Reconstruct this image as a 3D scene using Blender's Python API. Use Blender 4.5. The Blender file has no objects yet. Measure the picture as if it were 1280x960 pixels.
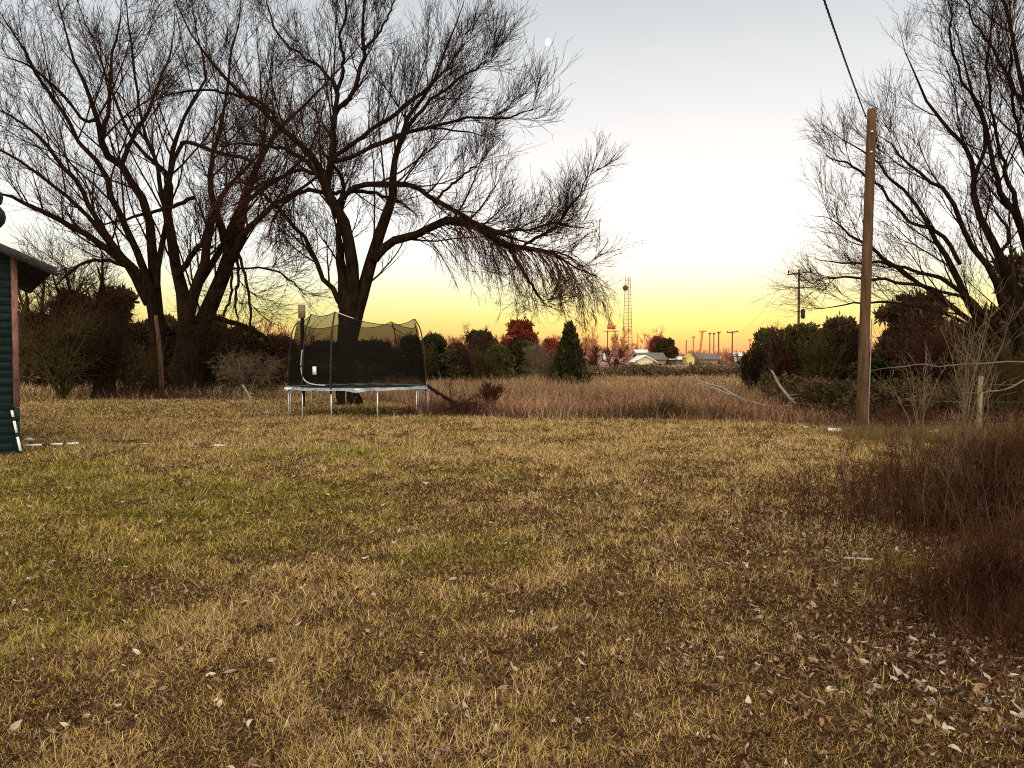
import bpy, bmesh, math
import numpy as np
from mathutils import Vector, Matrix
rng = np.random.default_rng(7)
S = bpy.context.scene
COL = S.collection
F = 925.0; PITCH = math.atan(28/F); CAMZ = 1.7
cp, sp_ = math.cos(PITCH), math.sin(PITCH)
def W(px, py, Y):
    u = (px-640)/F; v = (480-py)/F
    d = np.array([u, cp+v*sp_, -sp_+v*cp])
    return np.array([0, 0, CAMZ]) + d*(Y/d[1])
def X_at(px, Y): return (px-640)/F*Y

# ------------------------------------------------------------------ noise + terrain
_tab = np.random.default_rng(99).random((256, 256))
def vnoise(x, y, s=1.0, seed=0):
    x = np.asarray(x, float)/s + seed*17.31; y = np.asarray(y, float)/s + seed*9.77
    xi = np.floor(x).astype(int); yi = np.floor(y).astype(int)
    fx = x-xi; fy = y-yi; fx = fx*fx*(3-2*fx); fy = fy*fy*(3-2*fy)
    a = _tab[xi & 255, yi & 255]; b = _tab[(xi+1) & 255, yi & 255]
    c = _tab[xi & 255, (yi+1) & 255]; d = _tab[(xi+1) & 255, (yi+1) & 255]
    return (a*(1-fx)+b*fx)*(1-fy)+(c*(1-fx)+d*fx)*fy
def fbm(x, y, s=1.0, seed=0, o=4):
    t = 0; a = 1; n = 0
    for k in range(o):
        t = t+a*vnoise(x, y, s/2**k, seed+k*3); n += a; a *= .55
    return t/n
def sstep(a, b, x):
    t = np.clip((np.asarray(x, float)-a)/(b-a), 0, 1); return t*t*(3-2*t)
def H(x, y):
    h = (fbm(x, y, 3.0, 5, 3)-.5)*.10 + (fbm(x, y, .5, 8, 2)-.5)*.03
    h = h*(1-sstep(25, 60, y))
    return h - 2.2*sstep(66, 118, y)
def edge_y(x):      # where the mown lawn ends
    x = np.asarray(x, float)
    e = np.interp(x, [-30, -8.5, -5, -2.4, 0, 7, 8.6, 10, 13], [37, 34, 30, 23.5, 21.5, 20.8, 17.6, 16.5, 15])
    return e + (vnoise(x, x*0, 1.3, 3)-.5)*1.2

# ------------------------------------------------------------------ materials
M = {}
def mat(name, base=(.5, .5, .5), rough=.9, noise=None, nscale=5, bump=0, bscale=20, attr=None, spec=.2, metal=0, stretch=None, transl=0, detail=5):
    m = bpy.data.materials.new(name); m.use_nodes = True; nt = m.node_tree; N = nt.nodes; Lk = nt.links
    b = N['Principled BSDF']; b.inputs['Roughness'].default_value = rough; b.inputs['Metallic'].default_value = metal
    b.inputs['Specular IOR Level'].default_value = spec
    b.inputs['Base Color'].default_value = (*base, 1)
    tc = N.new('ShaderNodeTexCoord'); co = tc.outputs['Object']
    if stretch:
        mp = N.new('ShaderNodeMapping'); mp.inputs['Scale'].default_value = stretch; Lk.new(co, mp.inputs[0]); co = mp.outputs[0]
    if attr:
        a = N.new('ShaderNodeAttribute'); a.attribute_name = attr; Lk.new(a.outputs['Color'], b.inputs['Base Color']); csock = a.outputs['Color']
    if noise:
        nz = N.new('ShaderNodeTexNoise'); nz.inputs['Scale'].default_value = nscale; nz.inputs['Detail'].default_value = detail; nz.inputs['Roughness'].default_value = .65
        Lk.new(co, nz.inputs['Vector'])
        r = N.new('ShaderNodeValToRGB'); r.color_ramp.elements[0].position = .33; r.color_ramp.elements[1].position = .68
        r.color_ramp.elements[0].color = (*base, 1); r.color_ramp.elements[1].color = (*noise, 1)
        Lk.new(nz.outputs['Fac'], r.inputs['Fac'])
        if attr:
            mx = N.new('ShaderNodeMixRGB'); mx.blend_type = 'MULTIPLY'; mx.inputs[0].default_value = 1
            Lk.new(csock, mx.inputs[1]); Lk.new(r.outputs[0], mx.inputs[2]); Lk.new(mx.outputs[0], b.inputs['Base Color'])
        else: Lk.new(r.outputs[0], b.inputs['Base Color'])
    if bump:
        nb = N.new('ShaderNodeTexNoise'); nb.inputs['Scale'].default_value = bscale; nb.inputs['Detail'].default_value = 6; Lk.new(co, nb.inputs['Vector'])
        bp = N.new('ShaderNodeBump'); bp.inputs['Strength'].default_value = bump; bp.inputs['Distance'].default_value = .04
        Lk.new(nb.outputs['Fac'], bp.inputs['Height']); Lk.new(bp.outputs[0], b.inputs['Normal'])
    if transl:
        tr = N.new('ShaderNodeBsdfTranslucent'); mix = N.new('ShaderNodeMixShader'); mix.inputs[0].default_value = transl
        if attr: Lk.new(csock, tr.inputs[0])
        else: tr.inputs[0].default_value = (*base, 1)
        Lk.new(b.outputs[0], mix.inputs[1]); Lk.new(tr.outputs[0], mix.inputs[2]); Lk.new(mix.outputs[0], N['Material Output'].inputs[0])
    M[name] = m; return m
mat('ground', (.75, .75, .75), .95, (1.15, 1.1, 1.05), 6, .8, 45, attr='Col', spec=0)
mat('blade', attr='Col', rough=.9, spec=.02, transl=.25)
mat('leaf', attr='Col', rough=.9, spec=.01, transl=.15)
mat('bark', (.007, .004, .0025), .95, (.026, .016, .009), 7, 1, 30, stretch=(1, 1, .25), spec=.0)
mat('bark_pale', (.20, .155, .12), .9, (.34, .27, .21), 9, .6, 30, stretch=(1, 1, .3), spec=.0)
mat('twig', (.016, .009, .006), .9, (.038, .020, .012), 1.2, spec=.0)
mat('twig_red', (.045, .018, .013), .9, (.08, .035, .024), 1.2, spec=.0)
mat('twig_pale', (.10, .07, .04), .9, (.18, .13, .08), 2, spec=.0)
mat('twig_olive', (.030, .023, .008), .9, (.075, .055, .022), 1.5, spec=.0)
mat('dark_stem', (.02, .008, .005), .9, (.10, .045, .024), 3, spec=.0)
mat('weed_tan', (.20, .11, .06), .9, (.50, .33, .18), 1.3, spec=.0)
mat('far_twig', (.36, .13, .07), 1, (.48, .21, .11), .3, spec=.0)  # far haze and sunset glow are mixed into the reddish-brown twig colour
mat('wood_pole', (.045, .022, .009), .9, (.125, .066, .032), 5, .7, 18, stretch=(3, 3, .25))
mat('post_wood', (.14, .11, .06), .9, (.27, .2, .12), 8, .7, 30, stretch=(3, 3, .3))
mat('galv', (.55, .56, .58), .45, (.72, .72, .72), 12, spec=.5, metal=.4)
mat('conduit', (.42, .40, .40), .5, (.55, .52, .5), 6, spec=.4)
mat('conduit_dull', (.20, .17, .15), .6, (.30, .27, .24), 6)
mat('black_rubber', (.012, .012, .014), .7, (.03, .03, .03), 12)
mat('jump_mat', (.015, .015, .018), .8, (.03, .03, .035), 20)
mat('pad_blue', (.10, .12, .15), .6, (.34, .36, .38), 4, .3, 10)
mat('white', (.75, .74, .70), .6, (.85, .85, .82), 5)
mat('dirty_white', (.42, .38, .33), .8, (.8, .78, .73), 14, .4, 30)
mat('siding', (.005, .014, .014), .8, (.016, .034, .032), 6, .35, 25, stretch=(.5, 1, 4), spec=.15)
mat('siding_dark', (.006, .014, .014), .8, (.014, .03, .028), 8)
mat('trim_pink', (.12, .05, .04), .8, (.30, .14, .12), 8, .5, 25, stretch=(2, 2, .5))
mat('roof_dark', (.015, .014, .014), .9, (.035, .032, .03), 12, .6, 40)
mat('fascia', (.02, .018, .017), .8, (.07, .06, .055), 9)
mat('cable', (.02, .018, .016), .7)
mat('window', (.03, .035, .04), .15, spec=.6)
mat('pole_far', (.07, .04, .03), .9, (.11, .06, .04), 2, spec=.0)
mat('tower_steel', (.30, .25, .14), .6, metal=.2)
mat('tower_white', (.32, .28, .18), .6)
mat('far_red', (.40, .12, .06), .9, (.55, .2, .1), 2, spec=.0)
mat('roof_brown', (.22, .12, .09), .9, (.30, .17, .13), 2)
mat('roof_grey', (.10, .09, .075), .9, (.15, .135, .11), 2)
mat('roof_peach', (.45, .27, .19), .9, (.55, .34, .25), 2)
mat('roof_white', (.7, .68, .62), .7, (.8, .78, .7), 2)
mat('brick_far', (.30, .15, .11), .9, (.38, .2, .15), 3)
mat('wall_yellow', (.60, .50, .28), .9, (.7, .6, .36), 2)
mat('wall_cream', (.6, .56, .48), .9, (.72, .68, .6), 2)
mat('paint_yellow', (.45, .36, .09), .7, (.62, .50, .12), 3)
mat('fence_wood', (.20, .14, .10), .9, (.30, .22, .16), 3)
mat('car_grey', (.35, .35, .37), .35, spec=.5)
# enclosure net : fine woven mesh, mostly opaque
m = bpy.data.materials.new('net'); m.use_nodes = True; N = m.node_tree.nodes; Lk = m.node_tree.links
b = N['Principled BSDF']; b.inputs['Base Color'].default_value = (.010, .008, .006, 1); b.inputs['Roughness'].default_value = .9; b.inputs['Specular IOR Level'].default_value = 0
tr = N.new('ShaderNodeBsdfTransparent'); mx = N.new('ShaderNodeMixShader'); mx.inputs[0].default_value = .60
Lk.new(tr.outputs[0], mx.inputs[1]); Lk.new(b.outputs[0], mx.inputs[2]); Lk.new(mx.outputs[0], N['Material Output'].inputs[0]); M['net'] = m
m = bpy.data.materials.new('moon'); m.use_nodes = True; N = m.node_tree.nodes; b = N['Principled BSDF']
b.inputs['Emission Color'].default_value = (1, 1, .98, 1); b.inputs['Emission Strength'].default_value = 1.6; b.inputs['Base Color'].default_value = (.3, .3, .3, 1); M['moon'] = m

# ------------------------------------------------------------------ object helpers
def empty(name, loc=(0, 0, 0), label=None, cat=None, group=None):
    o = bpy.data.objects.new(name, None); o.empty_display_size = .2; o.location = [float(c) for c in loc]; COL.objects.link(o)
    if label: o['label'] = label
    if cat: o['category'] = cat
    if group: o['group'] = group
    return o
def tag(o, label=None, cat=None, group=None, kind=None):
    if label: o['label'] = label
    if cat: o['category'] = cat
    if group: o['group'] = group
    if kind: o['kind'] = kind
    return o
def link(name, me, m=None, parent=None, loc=None):
    o = bpy.data.objects.new(name, me); COL.objects.link(o)
    if m is not None: me.materials.append(M[m] if isinstance(m, str) else m)
    if parent is not None:
        o.parent = parent
        if loc is None: o.location = -Vector(parent.location)      # geometry given in world space
    if loc is not None: o.location = loc
    return o
def mesh_np(name, V, Q=None, T=None, col=None, smooth=False):
    me = bpy.data.meshes.new(name); V = np.asarray(V, np.float32).reshape(-1, 3)
    Q = np.zeros((0, 4), np.int32) if Q is None else np.asarray(Q, np.int32).reshape(-1, 4)
    T = np.zeros((0, 3), np.int32) if T is None else np.asarray(T, np.int32).reshape(-1, 3)
    me.vertices.add(len(V)); me.vertices.foreach_set('co', V.ravel())
    loops = np.concatenate([Q.ravel(), T.ravel()]); me.loops.add(len(loops)); me.loops.foreach_set('vertex_index', loops)
    n = len(Q)+len(T); me.polygons.add(n)
    tot = np.concatenate([np.full(len(Q), 4, np.int32), np.full(len(T), 3, np.int32)]); st = np.concatenate([[0], np.cumsum(tot)[:-1]]).astype(np.int32)
    me.polygons.foreach_set('loop_start', st); me.polygons.foreach_set('loop_total', tot)
    if smooth: me.polygons.foreach_set('use_smooth', np.ones(n, bool))
    if col is not None:
        a = me.color_attributes.new('Col', 'FLOAT_COLOR', 'POINT')
        c = np.ones((len(V), 4), np.float32); c[:, :3] = col; a.data.foreach_set('color', c.ravel())
    me.update(calc_edges=True); return me
def nrm(a): return a/np.maximum(np.linalg.norm(a, axis=-1, keepdims=True), 1e-9)
class Geo:
    def __init__(s): s.V = []; s.Q = []; s.T = []; s.C = []; s.n = 0
    def add(s, V, Q=None, T=None, col=None):
        V = np.asarray(V, np.float32).reshape(-1, 3)
        if Q is not None: s.Q.append(np.asarray(Q).reshape(-1, 4)+s.n)
        if T is not None: s.T.append(np.asarray(T).reshape(-1, 3)+s.n)
        s.V.append(V); s.n += len(V)
        if col is not None: s.C.append(np.broadcast_to(np.asarray(col, np.float32), (len(V), 3)))
    def tubes(s, P, R, k=3, cap=False):
        P = np.asarray(P, float); R = np.asarray(R, float)
        if P.ndim == 2: P = P[None]; R = R[None]
        N_, m_, _ = P.shape
        T = np.empty_like(P); T[:, 1:-1] = P[:, 2:]-P[:, :-2]; T[:, 0] = P[:, 1]-P[:, 0]; T[:, -1] = P[:, -1]-P[:, -2]; T = nrm(T)
        ref = nrm(P[:, -1]-P[:, 0]); a = np.where(np.abs(ref[:, 2:3]) < .8, [[0., 0, 1.]], [[1., 0, 0]]); a = np.broadcast_to(a[:, None], T.shape)
        U = nrm(np.cross(T, a)); B = np.cross(T, U)
        th = np.arange(k)*2*math.pi/k
        V = P[:, :, None]+R[:, :, None, None]*(np.cos(th)[None, None, :, None]*U[:, :, None]+np.sin(th)[None, None, :, None]*B[:, :, None])
        base = (np.arange(N_)*m_*k)[:, None, None]; i = np.arange(m_-1)[None, :, None]*k; j = np.arange(k)[None, None, :]; j2 = (j+1) % k
        Q = np.stack([base+i+j, base+i+j2, base+i+k+j2, base+i+k+j], -1)
        s.add(V.reshape(-1, 3), Q.reshape(-1, 4))
        if cap:
            n0 = s.n-len(V.reshape(-1, 3))
            for q in range(N_):
                for e in (0, m_-1):
                    c = P[q, e]; s.V.append(np.array([c], np.float32)); ci = s.n; s.n += 1
                    b0 = n0+q*m_*k+e*k
                    s.T.append(np.array([[ci, b0+(jj+1) % k, b0+jj] if e == 0 else [ci, b0+jj, b0+(jj+1) % k] for jj in range(k)]))
    def box(s, c, sz, rz=0, R3=None):
        v = np.array([[x, y, z] for x in (-.5, .5) for y in (-.5, .5) for z in (-.5, .5)])*np.array(sz)
        if R3 is not None: v = v @ np.asarray(R3).T
        elif rz: cr, sr = math.cos(rz), math.sin(rz); v = v @ np.array([[cr, sr, 0], [-sr, cr, 0], [0, 0, 1]])
        s.add(v+np.array(c), [[0, 1, 3, 2], [4, 6, 7, 5], [0, 4, 5, 1], [2, 3, 7, 6], [0, 2, 6, 4], [1, 5, 7, 3]])
    def build(s, name, m, parent=None, smooth=False, loc=None):
        me = mesh_np(name, np.concatenate(s.V), np.concatenate(s.Q) if s.Q else None, np.concatenate(s.T) if s.T else None,
                     np.concatenate(s.C) if s.C else None, smooth)
        return link(name, me, m, parent, loc)
def tube_obj(name, pts, r, m, parent=None, k=8, cap=True):
    g = Geo(); pts = np.asarray(pts, float); r = np.full(len(pts), r) if np.isscalar(r) else np.asarray(r, float)
    g.tubes(pts, r, k, cap); return g.build(name, m, parent, smooth=True)
def crom(P, n):
    P = np.asarray(P, float); Pp = np.vstack([2*P[0]-P[1], P, 2*P[-1]-P[-2]]); out = []
    for t in np.linspace(0, len(P)-1-1e-6, n):
        i = int(t); f = t-i; a, b, c, d = Pp[i:i+4]
        out.append(.5*((2*b)+(-a+c)*f+(2*a-5*b+4*c-d)*f*f+(-a+3*b-3*c+d)*f**3))
    return np.array(out)

# ------------------------------------------------------------------ branching
def spawn(P, R, K, L, a, up=.1, n=5, t0=.2, t1=1., wob=.15, rf=.6, rmax=9, rmin=.004, lt=.5, rel=False, grav=0., bias=None, taper=.7):
    N_, m_, _ = P.shape
    t = (t0+(t1-t0)*((np.arange(K)[None]+rng.random((N_, K)))/K)).reshape(-1)
    idx = np.repeat(np.arange(N_), K); s = t*(m_-1); i = np.clip(s.astype(int), 0, m_-2); f = (s-i)[:, None]
    p = P[idx, i]*(1-f)+P[idx, i+1]*f; T = nrm(P[idx, i+1]-P[idx, i]); r = R[idx, i]*(1-f[:, 0])+R[idx, i+1]*f[:, 0]
    q = nrm(np.cross(T, rng.normal(size=T.shape))); an = a*(.6+.8*rng.random(len(t)))[:, None]
    d = np.cos(an)*T+np.sin(an)*q; d[:, 2] += up
    if bias is not None: d += np.asarray(bias)
    d = nrm(d)
    if rel: L = L*np.linalg.norm(np.diff(P, axis=1), axis=2).sum(1)[idx]
    Ln = L*(1-lt*(t-t0)/(t1-t0))*(.5+.9*rng.random(len(t)))
    out = [p]
    for j in range(n-1):
        d = nrm(d+wob*rng.normal(size=d.shape)+np.array([0, 0, up*.35+grav])); p = p+d*(Ln/(n-1))[:, None]; out.append(p)
    P2 = np.stack(out, 1); r0 = np.clip(r*rf, rmin, rmax)
    R2 = np.maximum(r0[:, None]*(1-taper*np.linspace(0, 1, n))[None], rmin*.7)
    return P2, R2
def limb(pts, Y, dY, n=18, wig=.03):
    """pts: (px,py,width in px) traced; the limb leaves the trunk's plane by dY metres along its length"""
    pts = [(p if len(p) == 3 else (p[0], p[1], None)) for p in pts]
    ws = [p[2] for p in pts]; ks = [i for i, w in enumerate(ws) if w is not None]
    w = np.interp(range(len(pts)), ks, [ws[i] for i in ks])
    if ws[-1] is None: w[ks[-1]:] = np.linspace(ws[ks[-1]], 1.0, len(pts)-ks[-1])
    d = np.concatenate([[0], np.cumsum([math.dist(pts[i][:2], pts[i+1][:2]) for i in range(len(pts)-1)])]); d /= max(d[-1], 1e-6)
    Ys = Y+dY*d**1.3
    P = crom([W(p[0], p[1], y) for p, y in zip(pts, Ys)], n)
    P[1:] += rng.normal(size=P[1:].shape)*wig
    wi = np.interp(np.linspace(0, len(pts)-1, n), range(len(pts)), w); yi = np.interp(np.linspace(0, len(pts)-1, n), range(len(pts)), Ys)
    rad = wi*.5*yi/F; rad = rad*np.interp(np.linspace(0, 1, n), [0, .8, 1], [1, 1, .45]) if wi[-1] < 6 else rad; return P, np.maximum(rad, .007)

def big_tree(name, label, base, limbs, Y, levels, tw='twig', bark='bark', extra=None, k=8):
    t = empty(name, base, label, 'tree'); g = Geo(); c = Geo(); Ps = []; Rs = []
    for pts, dY, *o in limbs:
        P, R = limb(pts, Y, dY); g.tubes(P, R, k)
        if not (o and o[0] == 'bare'): Ps.append(P); Rs.append(R)
    g.build('trunk', bark, t, smooth=True)
    P = np.stack(Ps); R = np.stack(Rs)
    for i, kw in enumerate(levels):
        if i == 0: ln = np.repeat(np.linalg.norm(np.diff(P, axis=1), axis=2).sum(1), kw['K'])
        P, R = spawn(P, R, **kw)
        if i == 0: kp = rng.random(len(P)) < np.clip(ln/np.percentile(ln, 65), .18, 1); P, R = P[kp], R[kp]
        c.tubes(P, R, 5 if i == 0 else 3)
    c.build('crown', tw, t)
    if extra: extra(t, Ps, Rs)
    return t

# ------------------------------------------------------------------ camera, light, sky
cam = bpy.data.cameras.new('camera'); co = bpy.data.objects.new('camera', cam); COL.objects.link(co); S.camera = co
cam.sensor_width = 36; cam.lens = 36*F/1280; cam.clip_end = 8000; cam.clip_start = .05
co.location = (0, 0, CAMZ); co.rotation_euler = (math.pi/2-PITCH, 0, 0)
SUN_AZ = math.radians(13); SUN_EL = math.radians(3)
sl = bpy.data.lights.new('sun', 'SUN'); sl.energy = .5; sl.angle = math.radians(14); sl.color = (1, .72, .45)
so = bpy.data.objects.new('sun', sl); COL.objects.link(so)
sd = Vector((math.sin(SUN_AZ)*math.cos(SUN_EL), math.cos(SUN_AZ)*math.cos(SUN_EL), math.sin(SUN_EL)))
so.rotation_euler = sd.to_track_quat('Z', 'Y').to_euler()
w = bpy.data.worlds.new('World'); S.world = w; w.use_nodes = True; nt = w.node_tree; N = nt.nodes; Lk = nt.links
bg = N['Background']; out = N['World Output']
sky = N.new('ShaderNodeTexSky'); sky.sky_type = 'NISHITA'; sky.sun_disc = False; sky.sun_elevation = SUN_EL; sky.sun_rotation = SUN_AZ; sky.dust_density = 3; sky.ozone_density = 1
Lk.new(sky.outputs[0], bg.inputs[0]); bg.inputs[1].default_value = .012
tc = N.new('ShaderNodeTexCoord'); sx = N.new('ShaderNodeSeparateXYZ'); Lk.new(tc.outputs['Generated'], sx.inputs[0])
ars = N.new('ShaderNodeMath'); ars.operation = 'ARCSINE'; Lk.new(sx.outputs['Z'], ars.inputs[0])
mr = N.new('ShaderNodeMapRange'); mr.inputs['From Min'].default_value = 0; mr.inputs['From Max'].default_value = math.radians(60); Lk.new(ars.outputs[0], mr.inputs['Value'])
def s2l(c): return tuple((v/255/12.92 if v/255 <= .04045 else ((v/255+.055)/1.055)**2.4) for v in c)
def ramp(stops):
    r = N.new('ShaderNodeValToRGB'); cr = r.color_ramp; cr.interpolation = 'LINEAR'
    for i, (deg, c) in enumerate(stops):
        e = cr.elements[i] if i < 2 else cr.elements.new(.99)
        e.position = deg/60; e.color = (*c, 1)
    Lk.new(mr.outputs[0], r.inputs[0]); return r
def m3(c, k): return tuple(v*k for v in c)
# after-sunset sky: orange at the horizon, yellow, then washed-out white, then grey-blue; overhead stops raised as unseen fill
west = ramp([(0, s2l((244, 160, 130))), (1.0, s2l((250, 180, 122))), (2.1, s2l((253, 214, 126))), (3.4, s2l((254, 241, 150))), (4.9, s2l((255, 253, 194))), (6.4, (1.05, 1.05, .84)), (8.0, (1.15, 1.15, 1.08)), (10, (1.25, 1.25, 1.22)), (12.4, (1.04, 1.04, 1.03)), (15.4, s2l((248, 249, 250))), (18.5, s2l((237, 240, 243))), (22, s2l((224, 229, 232))), (27, s2l((201, 208, 213))), (45, (.85, .79, .70)), (60, (1.05, .92, .74))])
side = ramp([(0, s2l((240, 160, 120))), (2.2, s2l((251, 208, 128))), (4.5, s2l((254, 243, 165))), (8, s2l((252, 251, 226))), (11, s2l((246, 247, 240))), (14, s2l((236, 240, 238))), (22, s2l((216, 224, 228))), (45, (.85, .79, .70)), (60, (1.05, .92, .74))])
dt = N.new('ShaderNodeVectorMath'); dt.operation = 'DOT_PRODUCT'; Lk.new(tc.outputs['Generated'], dt.inputs[0]); dt.inputs[1].default_value = (math.sin(SUN_AZ), math.cos(SUN_AZ), 0)
mg = N.new('ShaderNodeMapRange'); mg.interpolation_type = 'SMOOTHSTEP'; mg.inputs['From Min'].default_value = .35; mg.inputs['From Max'].default_value = .97; Lk.new(dt.outputs['Value'], mg.inputs['Value'])
mxs = N.new('ShaderNodeMixRGB'); Lk.new(mg.outputs[0], mxs.inputs[0]); Lk.new(side.outputs[0], mxs.inputs[1]); Lk.new(west.outputs[0], mxs.inputs[2])
bg2 = N.new('ShaderNodeBackground'); Lk.new(mxs.outputs[0], bg2.inputs[0]); 
me_ = N.new('ShaderNodeMapRange'); me_.interpolation_type = 'SMOOTHSTEP'; me_.inputs['From Min'].default_value = .15; me_.inputs['From Max'].default_value = -.6; me_.inputs['To Min'].default_value = .97; me_.inputs['To Max'].default_value = 3.25  # unseen sky behind the camera brightened as added fill for the lawn
Lk.new(sx.outputs['Y'], me_.inputs['Value']); Lk.new(me_.outputs[0], bg2.inputs[1])
ad = N.new('ShaderNodeAddShader'); Lk.new(bg.outputs[0], ad.inputs[0]); Lk.new(bg2.outputs[0], ad.inputs[1]); Lk.new(ad.outputs[0], out.inputs[0])
S.view_settings.view_transform = 'Standard'; S.view_settings.look = 'None'; S.view_settings.exposure = 0; S.view_settings.gamma = 1; S.view_settings.use_curve_mapping = False
S.render.engine = 'CYCLES'; S.cycles.use_denoising = False; S.cycles.filter_width = 1.1; S.cycles.max_bounces = 5; S.cycles.diffuse_bounces = 3; S.cycles.transparent_max_bounces = 12
S.cycles.use_adaptive_sampling = False

# ------------------------------------------------------------------ ground
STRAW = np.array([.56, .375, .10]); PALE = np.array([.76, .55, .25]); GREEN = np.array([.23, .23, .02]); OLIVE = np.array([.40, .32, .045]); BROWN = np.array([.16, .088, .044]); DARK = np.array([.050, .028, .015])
def lawn_mix(x, y):
    n1 = fbm(x, y, 2.2, 1, 4); n2 = fbm(x, y, .55, 2, 3); n3 = fbm(x*1.0, y*1.6, 1.1, 4, 4); n4_ = fbm(x, y, .3, 16, 2)
    g = sstep(.47, .64, n1*.65+n2*.2+n4_*.15-.07*sstep(-3, -1, x)+.28*sstep(-.5, -5.0, x)*sstep(13.5, 9, y)-.2*sstep(12.5, 18, y)-.15*sstep(.5, 3.5, x)-.10*sstep(5, 3.2, y)+.02)     # greener to the left, near the shed
    gs = sstep(.56, .72, n1*.8+n2*.2-.06*sstep(-3, 0, x)+.05*sstep(-2, -5, x)+.22*np.exp(-((x+4.3)**2/2.5+(y-8.6)**2/1.5))+.2*np.exp(-((x+6.5)**2/3+(y-11)**2/1.2)))
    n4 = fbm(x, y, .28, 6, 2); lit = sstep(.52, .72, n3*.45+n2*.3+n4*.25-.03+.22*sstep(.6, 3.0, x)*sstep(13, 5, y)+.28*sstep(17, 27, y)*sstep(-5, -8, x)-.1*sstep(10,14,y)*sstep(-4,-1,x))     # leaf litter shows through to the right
    pale = sstep(.40, .66, n2*.55+n4*.45+.1*sstep(8, 16, y)-.02)
    return g, gs, lit, pale
gx = np.concatenate([-np.geomspace(18, 900, 34)[::-1], np.arange(-17.9, 17.95, .1), np.geomspace(18, 900, 34)])
gy = np.concatenate([[-60, -20, -10, -4, -2, 0], np.arange(1, 26, .1), np.geomspace(26, 1100, 80)])
GX, GY = np.meshgrid(gx, gy); GZ = H(GX, GY)
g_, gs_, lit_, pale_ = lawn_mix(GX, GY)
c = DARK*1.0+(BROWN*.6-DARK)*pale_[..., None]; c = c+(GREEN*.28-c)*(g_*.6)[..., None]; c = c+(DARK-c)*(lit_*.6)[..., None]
fld = sstep(0, 1.2, GY-edge_y(GX))[..., None]; c = c*(1-fld)+np.array([.13, .07, .045])*fld
far = sstep(80, 140, GY)[..., None]; c = c*(1-far)+np.array([.14, .09, .06])*far
ny, nx = GX.shape; I = np.arange(ny*nx).reshape(ny, nx)
Q = np.stack([I[:-1, :-1], I[:-1, 1:], I[1:, 1:], I[1:, :-1]], -1)
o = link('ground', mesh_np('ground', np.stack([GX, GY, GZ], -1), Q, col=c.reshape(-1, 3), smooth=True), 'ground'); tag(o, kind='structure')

def strips(name, base, az, L, lean, curl, wid, col, m='blade', kind='stuff', label=None, cat=None, parent=None, nseg=2, tip=.15):
    """curved grass blades / stalks as narrow ribbons"""
    n = len(L); h = np.stack([np.cos(az), np.sin(az), np.zeros(n)], -1); a0 = rng.random(n)*2*math.pi
    s = np.stack([np.cos(a0), np.sin(a0), np.zeros(n)], -1)
    P = [base]; th = lean.copy(); p = base
    for j in range(nseg):
        d = np.sin(th)[:, None]*h+np.cos(th)[:, None]*np.array([0, 0, 1.]); p = p+d*(L/nseg)[:, None]; P.append(p); th = th+curl
    V = []; 
    for j, q in enumerate(P):
        ww = wid*(1-(1-tip)*j/nseg); V += [q-s*ww[:, None]/2, q+s*ww[:, None]/2]
    V = np.stack(V, 1); m_ = V.shape[1]; b0 = (np.arange(n)*m_)[:, None]
    Q = np.concatenate([np.stack([b0[:, 0]+2*j, b0[:, 0]+2*j+1, b0[:, 0]+2*j+3, b0[:, 0]+2*j+2], -1) for j in range(nseg)])
    cc = np.repeat(col[:, None], m_, 1).reshape(-1, 3)
    o = link(name, mesh_np(name, V.reshape(-1, 3), Q, col=cc), m, parent)
    if kind: tag(o, label, cat, kind=kind)
    return o
def samp(n, y0, y1, pw, margin=1.5, slope=.76):
    ys = np.linspace(y0, y1, 2000); pdf = (margin+slope*ys)*ys**(-pw); cdf = np.cumsum(pdf); cdf /= cdf[-1]
    y = np.interp(rng.random(n), cdf, ys); x = (rng.random(n)*2-1)*(margin+slope*y); return x, y
# lawn blades
n = 1150000
x, y = samp(n, 2.2, 36, 1.55); k = y < edge_y(x)+.6; x, y = x[k], y[k]
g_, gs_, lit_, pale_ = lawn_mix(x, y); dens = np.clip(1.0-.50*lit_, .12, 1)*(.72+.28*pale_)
dens *= np.clip(.25+1.5*fbm(x, y, .13, 31, 2)**1.1, 0, 1)
k = rng.random(len(x)) < dens; x, y, g_, gs_, lit_, pale_ = [q[k] for q in (x, y, g_, gs_, lit_, pale_)]; n = len(x)
u = rng.random(n)
col = STRAW+(PALE-STRAW)*(pale_*rng.random(n))[:, None]
col = np.where((u < .25)[:, None], BROWN*1.6, col)
isg = rng.random(n) < g_*.5+.06; col = np.where(isg[:, None], OLIVE*(.6+.6*rng.random(n))[:, None], col)
isg2 = rng.random(n) < gs_*.42; col = np.where(isg2[:, None], GREEN*(.8+.7*rng.random(n))[:, None], col)
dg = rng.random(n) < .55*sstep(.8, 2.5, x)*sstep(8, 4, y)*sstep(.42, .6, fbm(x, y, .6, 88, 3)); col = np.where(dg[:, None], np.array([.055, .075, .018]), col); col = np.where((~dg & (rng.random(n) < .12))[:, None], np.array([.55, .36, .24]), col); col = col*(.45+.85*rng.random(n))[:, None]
sc = (np.maximum(y, 4)/4)**.5
L = (.022+.038*rng.random(n))*(1+.6*rng.random(n)**4)*(.7+.8*pale_)*sc**.5
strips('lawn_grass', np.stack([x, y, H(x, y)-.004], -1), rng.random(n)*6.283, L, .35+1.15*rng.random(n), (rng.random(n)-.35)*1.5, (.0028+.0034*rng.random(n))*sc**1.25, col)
n = 520000; x, y = samp(n, 2.2, 15, 1.7); _, _, lt_, pl_ = lawn_mix(x, y); k = rng.random(n) < .45+.55*lt_; x, y = x[k], y[k]; n = len(x)
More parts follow.
